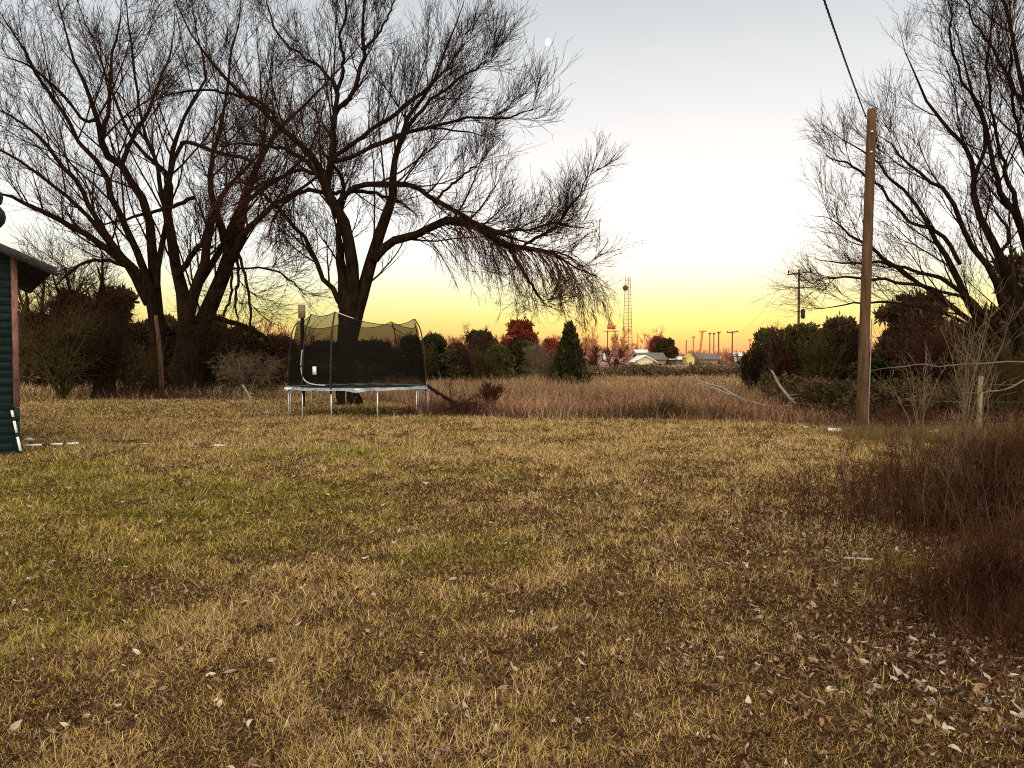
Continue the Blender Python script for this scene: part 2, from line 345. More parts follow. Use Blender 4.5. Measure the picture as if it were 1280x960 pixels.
col = np.where((rng.random(n) < .55)[:, None], BROWN[None], np.where((rng.random(n) < .5)[:, None], DARK[None]*.7, np.array([[.30, .20, .10]])))*(.35+1.1*rng.random(n))[:, None]
strips('thatch', np.stack([x, y, H(x, y)+.001], -1), rng.random(n)*6.283, .02+.035*rng.random(n), 1.1+.45*rng.random(n), (rng.random(n)-.5)*.5, (.003+.004*rng.random(n))*(np.maximum(y, 4)/4)**.6, col)
# fallen leaves
def leaves(name, x, y, size, col, lift=.015):
    n = len(x); u = np.linspace(-1, 1, 5); prof = np.array([.06, .75, 1, .7, .04])
    az = rng.random(n)*6.283; tl = rng.normal(size=n)*.45; rl = rng.normal(size=n)*.75; cv = rng.normal(size=n)*.6; asp = .22+.22*rng.random(n)
    V = np.zeros((n, 5, 3, 3))
    for i in range(5):
        for j in range(3):
            lx = u[i]*.5; ly = (j-1)*prof[i]*asp*.5; lz = cv*(u[i]**2)*.5+.25*abs(j-1)*prof[i]*asp
            V[:, i, j, 0] = lx; V[:, i, j, 1] = ly; V[:, i, j, 2] = lz
    V *= size[:, None, None, None]
    y1 = V[..., 1]*np.cos(rl)[:, None, None]-V[..., 2]*np.sin(rl)[:, None, None]; z1 = V[..., 1]*np.sin(rl)[:, None, None]+V[..., 2]*np.cos(rl)[:, None, None]
    x2 = V[..., 0]*np.cos(tl)[:, None, None]-z1*np.sin(tl)[:, None, None]; z2 = V[..., 0]*np.sin(tl)[:, None, None]+z1*np.cos(tl)[:, None, None]
    ca, sa = np.cos(az)[:, None, None], np.sin(az)[:, None, None]
    P = np.stack([x2*ca-y1*sa+x[:, None, None], x2*sa+y1*ca+y[:, None, None], z2+(H(x, y)+lift*(.5+rng.random(n)))[:, None, None]], -1)
    I = np.arange(15).reshape(5, 3); q = np.stack([I[:-1, :-1], I[:-1, 1:], I[1:, 1:], I[1:, :-1]], -1).reshape(-1, 4)
    Q = (np.arange(n)*15)[:, None, None]+q[None]
    o = link(name, mesh_np(name, P.reshape(-1, 3), Q.reshape(-1, 4), col=np.repeat(col[:, None], 15, 1).reshape(-1, 3), smooth=True), 'leaf'); tag(o, kind='stuff'); return o
n = 230000
x, y = samp(n, 2.2, 24, 1.5); k = y < edge_y(x)+1; x, y = x[k], y[k]
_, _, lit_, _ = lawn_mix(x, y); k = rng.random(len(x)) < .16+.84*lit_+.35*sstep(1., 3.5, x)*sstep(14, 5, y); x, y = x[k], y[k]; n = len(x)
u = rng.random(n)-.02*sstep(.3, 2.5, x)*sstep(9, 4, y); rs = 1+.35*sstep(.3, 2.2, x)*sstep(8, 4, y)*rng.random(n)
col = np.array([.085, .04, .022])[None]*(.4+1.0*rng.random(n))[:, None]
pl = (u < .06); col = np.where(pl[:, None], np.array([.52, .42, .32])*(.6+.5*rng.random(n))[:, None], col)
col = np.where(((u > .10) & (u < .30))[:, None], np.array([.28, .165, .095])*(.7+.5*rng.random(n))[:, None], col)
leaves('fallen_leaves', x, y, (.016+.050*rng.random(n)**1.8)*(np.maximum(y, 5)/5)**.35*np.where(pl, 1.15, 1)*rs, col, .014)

# ------------------------------------------------------------------ tall dry grass of the field
n = 420000
x, y = samp(n, 15.5, 76, 1.2, 4, .8); e = edge_y(x)
fr = sstep(-.2, 2.2, y-e); k = (y > e) & (rng.random(len(x)) < .25+.75*fr); x, y, e = x[k], y[k], e[k]; n = len(x)
cl = fbm(x, y, 1.9, 12, 3); cl2 = fbm(x, y, 6., 15, 3); cl3 = fbm(x, y, .7, 19, 2)
L = (.12+.62*sstep(.2, .8, cl*.6+cl3*.4))*(.45+.8*rng.random(n)**1.3)*np.clip(.42+.30*(y-e), .4, 1)
u = rng.random(n)
RB = np.array([.42, .225, .13]); TN = np.array([.56, .38, .19]); DB = np.array([.10, .045, .032]); OG = np.array([.20, .155, .05])
tn = np.clip(sstep(.44, .6, cl2+.05*sstep(3, 0, y-e))+.8*sstep(-7, -9, x), 0, 1)
col = RB*(1-tn)[:, None]+TN*tn[:, None]; col = np.where((rng.random(n) < .5*sstep(.5, .62, fbm(x, y, 3.3, 77, 2)))[:, None], OG, col)
col = np.where((u < .26+.3*sstep(.55, .4, cl3))[:, None], DB, col); col *= (.5+.95*rng.random(n))[:, None]
k = rng.random(n) < .25+.75*sstep(.25, .5, cl3); x, y, L, col = x[k], y[k], L[k], col[k]; n = len(x)
strips('field_grass', np.stack([x, y, H(x, y)-.01], -1), rng.random(n)*6.283, L, .08+.75*rng.random(n)**1.6, .1+.6*rng.random(n), (.006+.007*rng.random(n))*(y/20)**1.0, col, tip=.35)

# ------------------------------------------------------------------ scattered sprays (foliage)
def sprays(C, D, size, col, per=6, wid=.22, spread=.55):
    """at every centre C a little fan of narrow leaf quads pointing about D"""
    n = len(C); C = np.repeat(C, per, 0); D = nrm(np.repeat(D, per, 0)+rng.normal(size=(n*per, 3))*spread); sz = np.repeat(size, per)*(.6+.8*rng.random(n*per))
    C = C+rng.normal(size=C.shape)*sz[:, None]*.25
    sd_ = nrm(np.cross(D, rng.normal(size=D.shape))); wv = sd_*(sz*wid)[:, None]
    a = C; b = C+D*sz[:, None]*.55; e = C+D*sz[:, None]
    V = np.stack([a, b-wv, b+wv, e], 1); b0 = np.arange(len(C))*4
    Q = np.stack([b0, b0+1, b0+3, b0+2], -1); cc = np.repeat(np.repeat(col, per, 0)*(.75+.5*rng.random(n*per))[:, None], 4, 0)
    return V.reshape(-1, 3), Q, cc
def foliage_mass(name, parent, h, r, prof, n, size, cols, up=.5, seed=0, z0=0., per=6, lump=.35, wid=.22, m='leaf', inner=.45):
    z = rng.random(n)**.9; az = rng.random(n)*6.283
    lum = 1+lump*(fbm(az*1.2+10, z*h*1.1, .8, seed, 3)-.5)*2
    rr = prof(z)*r*lum*(inner+(1-inner)*rng.random(n)**.5)
    C = np.stack([rr*np.cos(az), rr*np.sin(az), z0+z*h*(1+.06*rng.normal(size=n))], -1)
    D = np.stack([np.cos(az), np.sin(az), np.full(n, up)], -1)
    cols = np.asarray(cols); ci = (fbm(az*2, z*6, 1., seed+4, 2)*1.6-.3+.35*rng.normal(size=n)).clip(0, .999)*len(cols)
    V, Q, c = sprays(C, D, size*(.7+.6*rng.random(n)), cols[ci.astype(int)], per, wid)
    return link(name, mesh_np(name, V, Q, col=c), m, parent, loc=(0, 0, 0))
def lobed(parent, nl, n, size, cols, zlo=0., rl=(.13, .24), seed=0, per=6, wid=.2, flat=1., name='crown'):
    r2 = np.random.default_rng(seed); zc = zlo+.10+(.90-zlo-.06)*r2.random(nl)**(1.25 if flat < 1 else .9); az = r2.random(nl)*6.283; zz = (zc-zlo)/(1-zlo)
    rc = .36*np.sqrt(np.clip(1-(zz*1.02)**2.2, .0, 1))*np.clip(.6+zz*1.5, 0, 1)*np.sqrt(r2.random(nl)); R = (rl[0]+(rl[1]-rl[0])*r2.random(nl))*np.clip(1.25-zz*.5, .4, 1)
    li = r2.integers(0, nl, n); d = nrm(r2.normal(size=(n, 3))); rad = R[li]*(.55+.5*r2.random(n)**.6)
    C = np.stack([rc[li]*np.cos(az[li]), rc[li]*np.sin(az[li]), zc[li]], -1)+d*rad[:, None]*np.array([1.1, 1.1, .75*flat]); C[:, 2] = np.maximum(C[:, 2], .01+.08*r2.random(n))
    cols = np.asarray(cols); tone = r2.random(nl); ci = ((tone[li]*.7+.15+.25*r2.normal(size=n))).clip(0, .999)*len(cols)
    V, Q, c = sprays(C, d+[0, 0, .5], size*(.6+.8*r2.random(n)), cols[ci.astype(int)], per, wid)
    return link(name, mesh_np(name, V, Q, col=c), 'leaf', parent, loc=(0, 0, 0))
cone = lambda z: np.clip((1-z)**.85, .02, 1)*np.clip(.72+z*3, 0, 1)
dome = lambda z: np.sqrt(np.clip(1-(z*1.0)**2.6, 0.02, 1))*np.clip(.75+z, 0, 1)
tower_ = lambda z: np.clip(1.05-z, .05, 1)**.5*np.clip(.6+2*z, 0, 1)
CED = [(.022, .030, .012), (.035, .042, .014), (.05, .05, .018), (.06, .04, .022)]
CEDB = [(.036, .026, .013), (.06, .044, .02), (.085, .062, .026), (.11, .06, .034)]
OLV = [(.045, .048, .016), (.085, .085, .022), (.14, .115, .035), (.12, .08, .04)]
def stem_mesh(parent, h, r, m='bark', nb=10, br=.5):
    g = Geo(); P = np.stack([np.zeros(8), np.zeros(8), np.linspace(-.1, h, 8)], -1); P[1:, :2] += rng.normal(size=(7, 2))*.03*h*.3; R = np.linspace(r, r*.15, 8)
    g.tubes(P, R, 7); P2, R2 = spawn(P[None], R[None], nb, br, 1.1, .3, 6, t0=.1, t1=.95, rel=True, rf=.45); g.tubes(P2, R2, 4)
    return g.build('trunk', m, parent, smooth=True, loc=(0, 0, 0))
protos = {}
def copy_tree(src, loc, rz, sc, label, group=None):
    r = src.copy(); COL.objects.link(r); r.location = loc; r.rotation_euler = (0, 0, rz); r.scale = sc; r['label'] = label
    for ch in src.children:
        c_ = ch.copy(); COL.objects.link(c_); c_.parent = r
    return r
def evergreen(kind, name, label, px, Y, top_px, wpx, group=None, drop=0., cat='tree', rz=None):
    """kind picks a prototype; size comes from pixel height at depth Y"""
    x = X_at(px, Y); zb = float(H(x, Y))-drop; ztop = float(W(px, top_px, Y)[2]); h = ztop-zb; wd = wpx/F*Y
    first = kind not in protos
    if first:
        t = empty(name, (x, Y, zb), label, cat, group)
        if kind[0] == 'c': foliage_mass('crown', t, .97, .5, cone, 3600, .085, OLV[:1]+CED if kind == 'cg' else CEDB, .9, 3, .03, lump=.35)
        elif kind[0] == 't': lobed(t, 44, 4200, .062, CEDB if kind == 'tb' else CED, .03, (.06, .15), 8, wid=.15, flat=.6)
        elif kind in ('rr', 'rt'): lobed(t, 30, 1700, .050, [(.17, .03, .018), (.26, .055, .028), (.10, .028, .016)] if kind == 'rr' else [(.05, .03, .016), (.035, .036, .014), (.09, .04, .02)], .34, (.07, .14), 5)
        elif kind[0] == 'r': lobed(t, 34, 4600, .058, {'rg': OLV, 'rd': CED, 'rb': CEDB}[kind], 0., (.09, .19), 11 if kind == 'rg' else 12 if kind == 'rd' else 13)
        stem_mesh(t, .8, .03); protos[kind] = t
        t.scale = (wd, wd, h); t.rotation_euler = (0, 0, rng.random()*6 if rz is None else rz)
    else:
        t = copy_tree(protos[kind], (x, Y, zb), rng.random()*6 if rz is None else rz, (wd, wd*(.85+.3*rng.random()), h), label)
        t.name = name; t['category'] = cat
        if group: t['group'] = group
        elif 'group' in t: del t['group']
    return t
def bare(name, label, px, Y, top_px, wpx, tw='twig', nst=3, lv=(12, 8, 5), group=None, cat='tree', drop=0., spread=.35, rr=.02, up=.2, rmin=None):
    """small leafless tree or shrub with its own limbs"""
    x = X_at(px, Y); zb = float(H(x, Y))-drop; h = float(W(px, top_px, Y)[2])-zb; wd = wpx/F*Y
    t = empty(name, (x, Y, zb), label, cat, group); rmin = rmin or max(.004, Y*.00022)
    g = Geo(); Ps = []; Rs = []
    for i in range(nst):
        a = 6.283*i/nst+rng.random(); sp = spread*(.3+rng.random()) if nst > 1 else .05
        zz = np.linspace(0, 1, 10); P = np.stack([np.cos(a)*sp*wd*zz**1.2, np.sin(a)*sp*wd*zz**1.2, -.05+zz*h*(.6+.25*rng.random())], -1); P[1:] += rng.normal(size=(9, 3))*h*.012
        Ps.append(P); Rs.append(np.linspace(rr*h, rr*h*.25, 10))
    P = np.stack(Ps); R = np.stack(Rs); g.tubes(P, R, 6); g.build('trunk', tw if tw not in ('twig', 'twig_red') else 'bark', t, loc=(0, 0, 0), smooth=True)
    c = Geo(); L = .42*wd
    for i, kk in enumerate(lv):
        P, R = spawn(P, R, kk, L, .75, up, 6 if i == 0 else 4, t0=.18 if i else .25, rf=.55, rmin=rmin, wob=.14, lt=.4); c.tubes(P, R, 4 if i == 0 else 3); L *= .55
    c.build('crown', tw, t, loc=(0, 0, 0)); return t

# ------------------------------------------------------------------ big bare tree behind the trampoline
LV = [dict(K=11, L=.38, a=.72, up=.18, n=10, t0=.18, t1=.95, rel=True, rf=.42, rmin=.014, rmax=.045, wob=.06, lt=.76),
      dict(K=8, L=1.4, a=.60, up=.16, n=8, rf=.5, rmin=.0105, rmax=.019, wob=.06, t0=.1, lt=.42),
      dict(K=5, L=.95, a=.52, up=.13, n=5, rf=.6, rmin=.0080, rmax=.011, wob=.05, t0=.1, lt=.3),
      dict(K=2, L=.50, a=.5, up=.10, n=3, rf=.75, rmin=.0060, wob=.05, t0=.1, lt=.2)]
T2 = [
 ([(436, 512, 40), (435, 495, 29), (434, 470, 26), (434, 430, 24), (435, 400, 25), (436, 380, 26), (436, 362, 20)], 0, 'bare'),
 ([(430, 385, 14), (430, 360, 14), (426, 330, 12), (424, 300, 8), (424, 280, 7), (427, 250, 6), (428, 230, 5), (421, 212, 4), (405, 190, 3), (390, 160)], 1.2),
 ([(440, 390, 18), (441, 360, 17), (439, 320, 15), (433, 285, 14), (418, 260, 13), (408, 238, 12), (400, 210, 9), (380, 187, 8), (355, 162, 6), (330, 140, 5), (300, 115, 5), (270, 85, 4), (245, 50, 3), (225, 15, 3), (205, -40, 2)], -3),
 ([(409, 242, 10), (410, 225, 9), (414, 192, 9), (417, 160, 7), (421, 135, 6), (441, 118, 6), (452, 80, 5), (456, 62, 5), (454, 37, 4), (457, 0, 3), (462, -60, 2)], 1.5),
 ([(418, 160, 6), (422, 112, 6), (412, 98, 4), (400, 85, 4), (375, 70, 3), (350, 45, 3), (335, 10, 2), (325, -30)], 3),
 ([(421, 112, 5), (430, 80, 4), (425, 50, 3), (432, 15, 3), (428, -40)], -2),
 ([(455, 62, 4), (475, 40, 3), (490, 10, 2), (500, -30)], 2.5),
 ([(439, 425, 16), (445, 395, 19), (450, 375, 17), (467, 320, 15), (482, 272, 13), (490, 242, 11), (491, 210, 8), (500, 175, 6), (515, 140, 5), (540, 105, 4), (560, 60, 3), (575, 15, 2), (585, -20)], 2),
 ([(497, 185, 6), (510, 160, 5), (535, 128, 4), (570, 100, 3), (600, 82, 2), (622, 72)], -2.5),
 ([(468, 325, 12), (475, 315, 12), (490, 302, 11), (525, 292, 10), (552, 278, 10), (580, 277, 11), (600, 285, 10), (622, 300, 9), (645, 310, 7), (675, 311, 5), (697, 319, 4), (715, 332, 3), (745, 345, 2)], -2.5),
 ([(632, 304, 6), (645, 325, 5), (660, 350, 4), (672, 368, 3), (685, 385, 2)], -.5),
 ([(655, 308, 4), (665, 300, 4), (690, 287, 4), (710, 262, 3), (727, 237, 2), (737, 205, 1.5)], 1),
 ([(615, 293, 5), (640, 289, 4), (660, 287, 3), (687, 280, 3), (712, 283, 2), (745, 288)], 2),
 ([(418, 262, 8), (428, 245, 7), (455, 231, 7), (487, 232, 6), (515, 232, 6), (545, 250, 6), (580, 270, 5), (610, 286, 4), (650, 300, 3), (690, 312)], -3),
 ([(414, 240, 5), (432, 240, 5), (452, 239, 5), (480, 245, 4), (505, 256, 3), (530, 275)], 2.5),
 ([(545, 250, 4), (558, 236, 3), (575, 222, 3), (592, 208, 2), (607, 200)], 1),
 ([(414, 202, 7), (440, 195, 5), (460, 185, 5), (487, 176, 4), (520, 164, 4), (555, 154, 4), (590, 147, 3), (622, 150, 3), (655, 140, 2), (682, 131, 1.5)], -2),
 ([(415, 197, 6), (437, 182, 5), (460, 165, 5), (490, 145, 5), (520, 122, 4), (550, 95, 3), (575, 62, 2), (590, 42)], 2.5),
 ([(455, 188, 4), (500, 168, 4), (540, 160, 3), (580, 165, 2), (620, 175)], 3),
 ([(430, 392, 10), (424, 375, 7), (402, 345, 6), (394, 320, 6), (375, 290, 5), (350, 262, 5), (330, 242, 4), (300, 228, 3), (265, 235, 2)], -2.5),
 ([(408, 240, 6), (385, 238, 5), (362, 250, 4), (345, 270, 3), (335, 300)], -2),
 ([(404, 222, 6), (380, 212, 5), (350, 222, 4), (320, 235, 3), (290, 258, 2)], 2),
 ([(405, 230, 6), (380, 200, 5), (350, 185, 4), (310, 180, 3), (270, 185)], 3),
 ([(355, 162, 5), (330, 130, 4), (300, 120, 4), (265, 113, 3), (230, 115, 3), (195, 125, 2)], 1.5),
]
def curtain(t, Ps, Rs):
    c = Geo(); P = np.stack([Ps[8], Ps[12], Ps[19], Ps[18]]); R = np.stack([Rs[8], Rs[12], Rs[19], Rs[18]])
    P1, R1 = spawn(P[:1], R[:1], 120, 2.3, .8, -.05, 10, t0=.22, t1=.97, rf=.3, rmin=.008, rmax=.02, wob=.06, grav=-.16, lt=.1, bias=(.45, 0, -.1))
    P1b, R1b = spawn(P[1:], R[1:], 22, 1.4, .9, -.05, 10, t0=.35, t1=.95, rf=.3, rmin=.008, rmax=.018, wob=.07, grav=-.10, lt=.2)
    P1 = np.concatenate([P1, P1b]); R1 = np.concatenate([R1, R1b]); c.tubes(P1, R1, 4)
    P2, R2 = spawn(P1, R1, 8, .8, .45, -.05, 5, rf=.6, rmin=.007, wob=.05, grav=-.04); c.tubes(P2, R2, 3)
    P3, R3 = spawn(P2, R2, 3, .42, .4, -.02, 3, rf=.7, rmin=.0055, wob=.05); c.tubes(P3, R3, 3)
    c.build('hanging_twigs', 'twig_red', t)
b2 = W(436, 508, 29); b2[2] = 0
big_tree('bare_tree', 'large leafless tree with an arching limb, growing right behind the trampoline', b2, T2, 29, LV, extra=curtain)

# ------------------------------------------------------------------ left cluster
T1 = [
 ([(230, 500, 62), (232, 480, 44), (238, 450, 34), (247, 420, 24), (257, 395, 22), (275, 355, 19), (287, 320, 18), (297, 287, 16), (305, 257, 13), (312, 232, 8), (327, 195, 6), (350, 160, 5), (366, 147, 4), (398, 115, 3), (430, 80, 3), (460, 45, 2)], 2),
 ([(289, 325, 12), (305, 295, 9), (325, 272, 7), (352, 250, 5), (375, 237, 4), (405, 215, 3), (430, 205)], -3),
 ([(286, 318, 9), (277, 290, 8), (270, 262, 8), (262, 225, 7), (265, 200, 6), (268, 183, 5), (279, 147, 4), (286, 100, 3), (288, 68, 3), (297, 36, 2), (302, -10), (308, -70)], 2.5),
 ([(230, 470, 24), (237, 420, 17), (240, 375, 15), (255, 335, 13), (260, 300, 10), (267, 270, 9), (280, 240, 6), (302, 215, 4), (325, 190, 3), (345, 140)], -2),
 ([(247, 358, 9), (270, 322, 8), (285, 292, 8), (298, 262, 6), (318, 225, 4), (330, 170, 3), (335, 110, 2), (345, 50)], 3),
 ([(224, 470, 26), (230, 420, 20), (230, 380, 18), (221, 335, 14), (212, 285, 12), (207, 250, 10), (212, 220, 7), (217, 183, 6), (226, 158, 4), (240, 130, 4), (256, 96, 3), (250, 55, 2), (240, 10), (235, -50)], 3),
 ([(210, 270, 7), (200, 235, 6), (195, 200, 5), (180, 165, 4), (172, 120, 3), (165, 70, 3), (160, 20, 2), (150, -40)], -3),
 ([(222, 345, 8), (240, 318, 7), (255, 300, 6), (258, 270)], -1),
 ([(214, 215, 6), (222, 190, 5), (232, 178, 5), (265, 188, 5), (307, 199, 4), (318, 205, 3)], 0),
 ([(243, 247, 5), (215, 258, 5), (190, 265, 4), (150, 275, 3), (110, 285)], -3),
 ([(256, 398, 8), (275, 398, 7), (300, 406, 6), (330, 420, 5), (352, 440, 3), (365, 470, 2)], -2),
 ([(284, 337, 3), (310, 335, 2.5), (340, 338, 2.5), (365, 352, 2), (385, 372, 1.5)], -3),
 ([(296, 318, 4), (298, 350, 3.5), (294, 380, 3), (300, 408, 2)], -1),
 ([(298, 318, 4), (306, 345, 3.5), (312, 375, 3.5), (313, 410, 3), (320, 440, 2)], -2),
 ([(288, 335, 4), (289, 365, 3), (280, 395, 3), (283, 420, 2)], -2),
 ([(305, 257, 6), (330, 235, 5), (360, 215, 4), (385, 190, 3), (400, 150, 2), (410, 100)], 4),
]
LV1 = [dict(K=11, L=.36, a=.72, up=.15, n=10, t0=.20, t1=.95, rel=True, rf=.42, rmin=.018, rmax=.06, wob=.06, lt=.70),
       dict(K=7, L=2.1, a=.62, up=.13, n=8, rf=.5, rmin=.0135, rmax=.024, wob=.06, t0=.1, lt=.4),
       dict(K=4, L=1.4, a=.55, up=.10, n=5, rf=.6, rmin=.0105, rmax=.014, wob=.05, t0=.1, lt=.3),
       dict(K=2, L=.8, a=.5, up=.08, n=3, rf=.75, rmin=.0082, wob=.05, t0=.1, lt=.2)]
b1 = W(228, 490, 40); b1[2] = 0
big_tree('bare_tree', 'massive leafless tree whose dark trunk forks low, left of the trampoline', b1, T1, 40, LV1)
T0 = [
 ([(196, 496, 40), (197, 470, 26), (196, 420, 20), (194, 370, 15), (190, 300, 11), (182, 257, 11), (167, 232, 9), (152, 207, 9), (135, 195, 9), (127, 175, 8), (122, 150, 7), (110, 115, 5), (97, 90, 4), (85, 50, 3), (72, 0, 3), (60, -50)], 2),
 ([(196, 430, 16), (190, 375, 12), (182, 342, 10), (167, 307, 9), (150, 270, 8), (138, 245, 8), (130, 212, 7), (100, 180, 5), (80, 140, 5), (50, 100, 4), (25, 55, 3), (0, 15, 2), (-30, -30)], -2.5),
 ([(192, 400, 12), (178, 350, 9), (150, 317, 8), (117, 268, 6), (100, 232, 6), (72, 200, 5), (50, 172, 4), (15, 145, 3), (-25, 128, 2)], -4),
 ([(172, 340, 8), (140, 307, 7), (100, 260, 5), (50, 220, 4), (0, 187, 3), (-50, 170)], 2),
 ([(186, 380, 12), (160, 335, 9), (125, 305, 8), (100, 288, 7), (50, 262, 6), (12, 247, 4), (-30, 238, 3)], -3),
 ([(196, 360, 9), (200, 320, 7), (210, 275, 7), (214, 240, 6), (205, 212, 5), (185, 198, 5), (165, 170, 4), (150, 142, 4), (137, 105, 3), (120, 60, 2), (100, 10), (90, -40)], -1),
 ([(127, 175, 6), (135, 140, 5), (137, 105, 4), (140, 70, 3), (150, 30, 2), (150, -20)], 3),
 ([(152, 207, 6), (165, 170, 5), (185, 140, 4), (200, 100, 3), (215, 60, 2), (220, 0)], 3),
 ([(122, 150, 4), (105, 150, 4), (80, 120, 3), (40, 85, 3), (0, 70, 2)], -2),
 ([(180, 345, 5), (150, 330, 5), (115, 325, 4), (85, 340, 3), (60, 370)], -5),
]
b0 = W(196, 490, 42); b0[2] = 0
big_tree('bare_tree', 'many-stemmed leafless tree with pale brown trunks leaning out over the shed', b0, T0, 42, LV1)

# ------------------------------------------------------------------ tree at the right edge
T3 = [
 ([(1345, 560, 60), (1325, 520, 42), (1305, 470, 32), (1290, 430, 24), (1272, 375, 15), (1247, 320, 10), (1227, 275, 8), (1216, 242, 7), (1218, 212, 6), (1208, 185, 5), (1183, 160, 4), (1150, 110, 3), (1133, 73, 2), (1125, 40)], 2),
 ([(1320, 520, 20), (1285, 485, 13), (1262, 465, 11), (1240, 425, 10), (1216, 392, 9), (1195, 340, 7), (1175, 312, 6), (1160, 280, 5), (1140, 250, 4), (1115, 225, 3), (1095, 202, 3), (1060, 180, 2), (1027, 153, 1.5)], 3),
 ([(1295, 445, 14), (1270, 410, 10), (1252, 380, 9), (1235, 340, 8), (1210, 295, 6), (1187, 245, 5), (1157, 222, 4), (1135, 205, 3), (1110, 180, 2), (1085, 160)], -1),
 ([(1218, 225, 5), (1233, 165, 4), (1212, 117, 3), (1192, 67, 3), (1187, 10, 2), (1190, -40)], -2),
 ([(1310, 420, 16), (1295, 340, 12), (1280, 290, 9), (1265, 257, 8), (1247, 232, 6), (1240, 195, 5), (1228, 150, 4), (1215, 110, 3), (1200, 55, 2), (1185, 0)], 2),
 ([(1278, 285, 6), (1268, 250, 6), (1257, 217, 5), (1250, 187, 4), (1240, 140, 3), (1235, 80, 3), (1242, 15, 2), (1250, -40)], -2.5),
 ([(1262, 460, 9), (1230, 415, 7), (1195, 387, 6), (1160, 362, 5), (1115, 332, 5), (1090, 310, 4), (1065, 295, 3), (1045, 278, 2), (1015, 268, 1.5)], 1.5),
 ([(1235, 400, 7), (1215, 375, 6), (1180, 350, 5), (1152, 340, 4), (1122, 333, 4), (1080, 328, 3), (1045, 327, 2), (1015, 322, 1.5)], 3),
 ([(1200, 330, 5), (1177, 292, 5), (1140, 277, 4), (1095, 232, 3), (1060, 205, 3), (1035, 195, 2)], -1),
 ([(1252, 420, 6), (1215, 380, 5), (1180, 366, 4), (1120, 352, 4), (1060, 346, 3), (1015, 354, 2)], -2),
 ([(1245, 425, 5), (1200, 400, 4), (1150, 385, 3), (1105, 377, 3), (1060, 382, 2), (1020, 386, 1.5)], 2),
 ([(1330, 450, 20), (1312, 350, 11), (1300, 250, 8), (1287, 150, 6), (1265, 50, 4), (1252, -20, 4), (1240, -90)], 0),
 ([(1335, 420, 16), (1345, 300, 9), (1340, 180, 6), (1330, 60, 4), (1325, -60, 3)], 3),
 ([(1285, 430, 6), (1250, 330, 5), (1262, 300, 4), (1250, 270, 3), (1235, 250)], 2),
 ([(1290, 140, 5), (1262, 100, 4), (1240, 60, 3), (1215, 20, 2), (1200, -30)], -2),
 ([(1308, 340, 7), (1285, 210, 5), (1270, 150, 4), (1262, 80, 3), (1275, 10)], -3),
]
LV3 = [dict(K=9, L=.30, a=.55, up=.15, n=10, t0=.2, t1=.93, rel=True, rf=.42, rmin=.009, rmax=.028, wob=.05, lt=.68),
       dict(K=8, L=1.1, a=.52, up=.13, n=7, rf=.5, rmin=.0070, rmax=.012, wob=.05, t0=.1, lt=.4),
       dict(K=4, L=.72, a=.48, up=.08, n=5, rf=.6, rmin=.0054, rmax=.0075, wob=.05, t0=.1, lt=.3),
       dict(K=3, L=.40, a=.45, up=.06, n=3, rf=.75, rmin=.0040, wob=.05, t0=.1, lt=.2)]
b3 = W(1330, 530, 20); b3[2] = 0
big_tree('bare_tree', 'leafless tree at the right edge fanning its branches behind the wooden utility pole', b3, T3, 20, LV3, extra=None)

# ------------------------------------------------------------------ utility pole, conduit, cable
Yp = 17.3; pb = W(1076, 545, Yp); pt = W(1090, 137, Yp+.1); zb = float(H(pb[0], Yp))-.3
t = empty('utility_pole', (pb[0], Yp, zb), 'weathered round wooden utility pole with no crossarm, standing at the lawn edge', 'utility pole')
s_ = np.linspace(0, 1, 10)[:, None]; P = np.array([pb[0], Yp, zb])*(1-s_)+pt*s_
tube_obj('shaft', P, np.linspace(.128, .10, 10), 'wood_pole', t, 20)
cd = P[:6]+np.array([.135, -.03, 0]); cd[-1] = P[3]*.4+P[4]*.6+np.array([.135, -.03, 0]); cd = np.linspace(cd[0], (P[0]*.62+P[-1]*.38)+np.array([.148, -.03, 0]), 6)
tube_obj('conduit', cd, .014, 'conduit_dull', t, 8)
for q, nm in ((.93, 'bolt'), (.87, 'bolt')):
    c = P[0]*(1-q)+P[-1]*q; tube_obj(nm, [c+[-.05, -.10, 0], c+[-.05, -.16, 0]], .022, 'galv', t, 8)
g = Geo(); c = P[0]*.03+P[-1]*.97
g.tubes(np.array([c+[-.10, -.03, .02], c+[-.17, -.06, .02], c+[-.19, -.12, .02]]), np.array([.012]*3), 6, True); g.build('hook', 'galv', t)
a = c+np.array([-.19, -.12, .02]); tgt = W(1030, 0, 10.); b_ = a+(tgt-a)*2.4
ss = np.linspace(0, 1, 400)[:, None]; cab = a*(1-ss)+b_*ss; cab[:, 2] -= .8*(ss*(1-ss))[:, 0]; cab += (.8*.2426*ss/.4167)*np.array([0, 0, 1.])*(ss < 9)
g = Geo(); ph = np.linspace(0, 2*math.pi*38, 400)
for k in range(3):
    h = cab.copy(); h[:, 0] += .011*np.cos(ph+k*2.09); h[:, 2] += .011*np.sin(ph+k*2.09); g.tubes(h, np.full(400, .0075), 5)
tag(g.build('service_cable', 'cable', None, True), 'twisted black service cable running from the wooden pole top up out of the picture', 'cable')

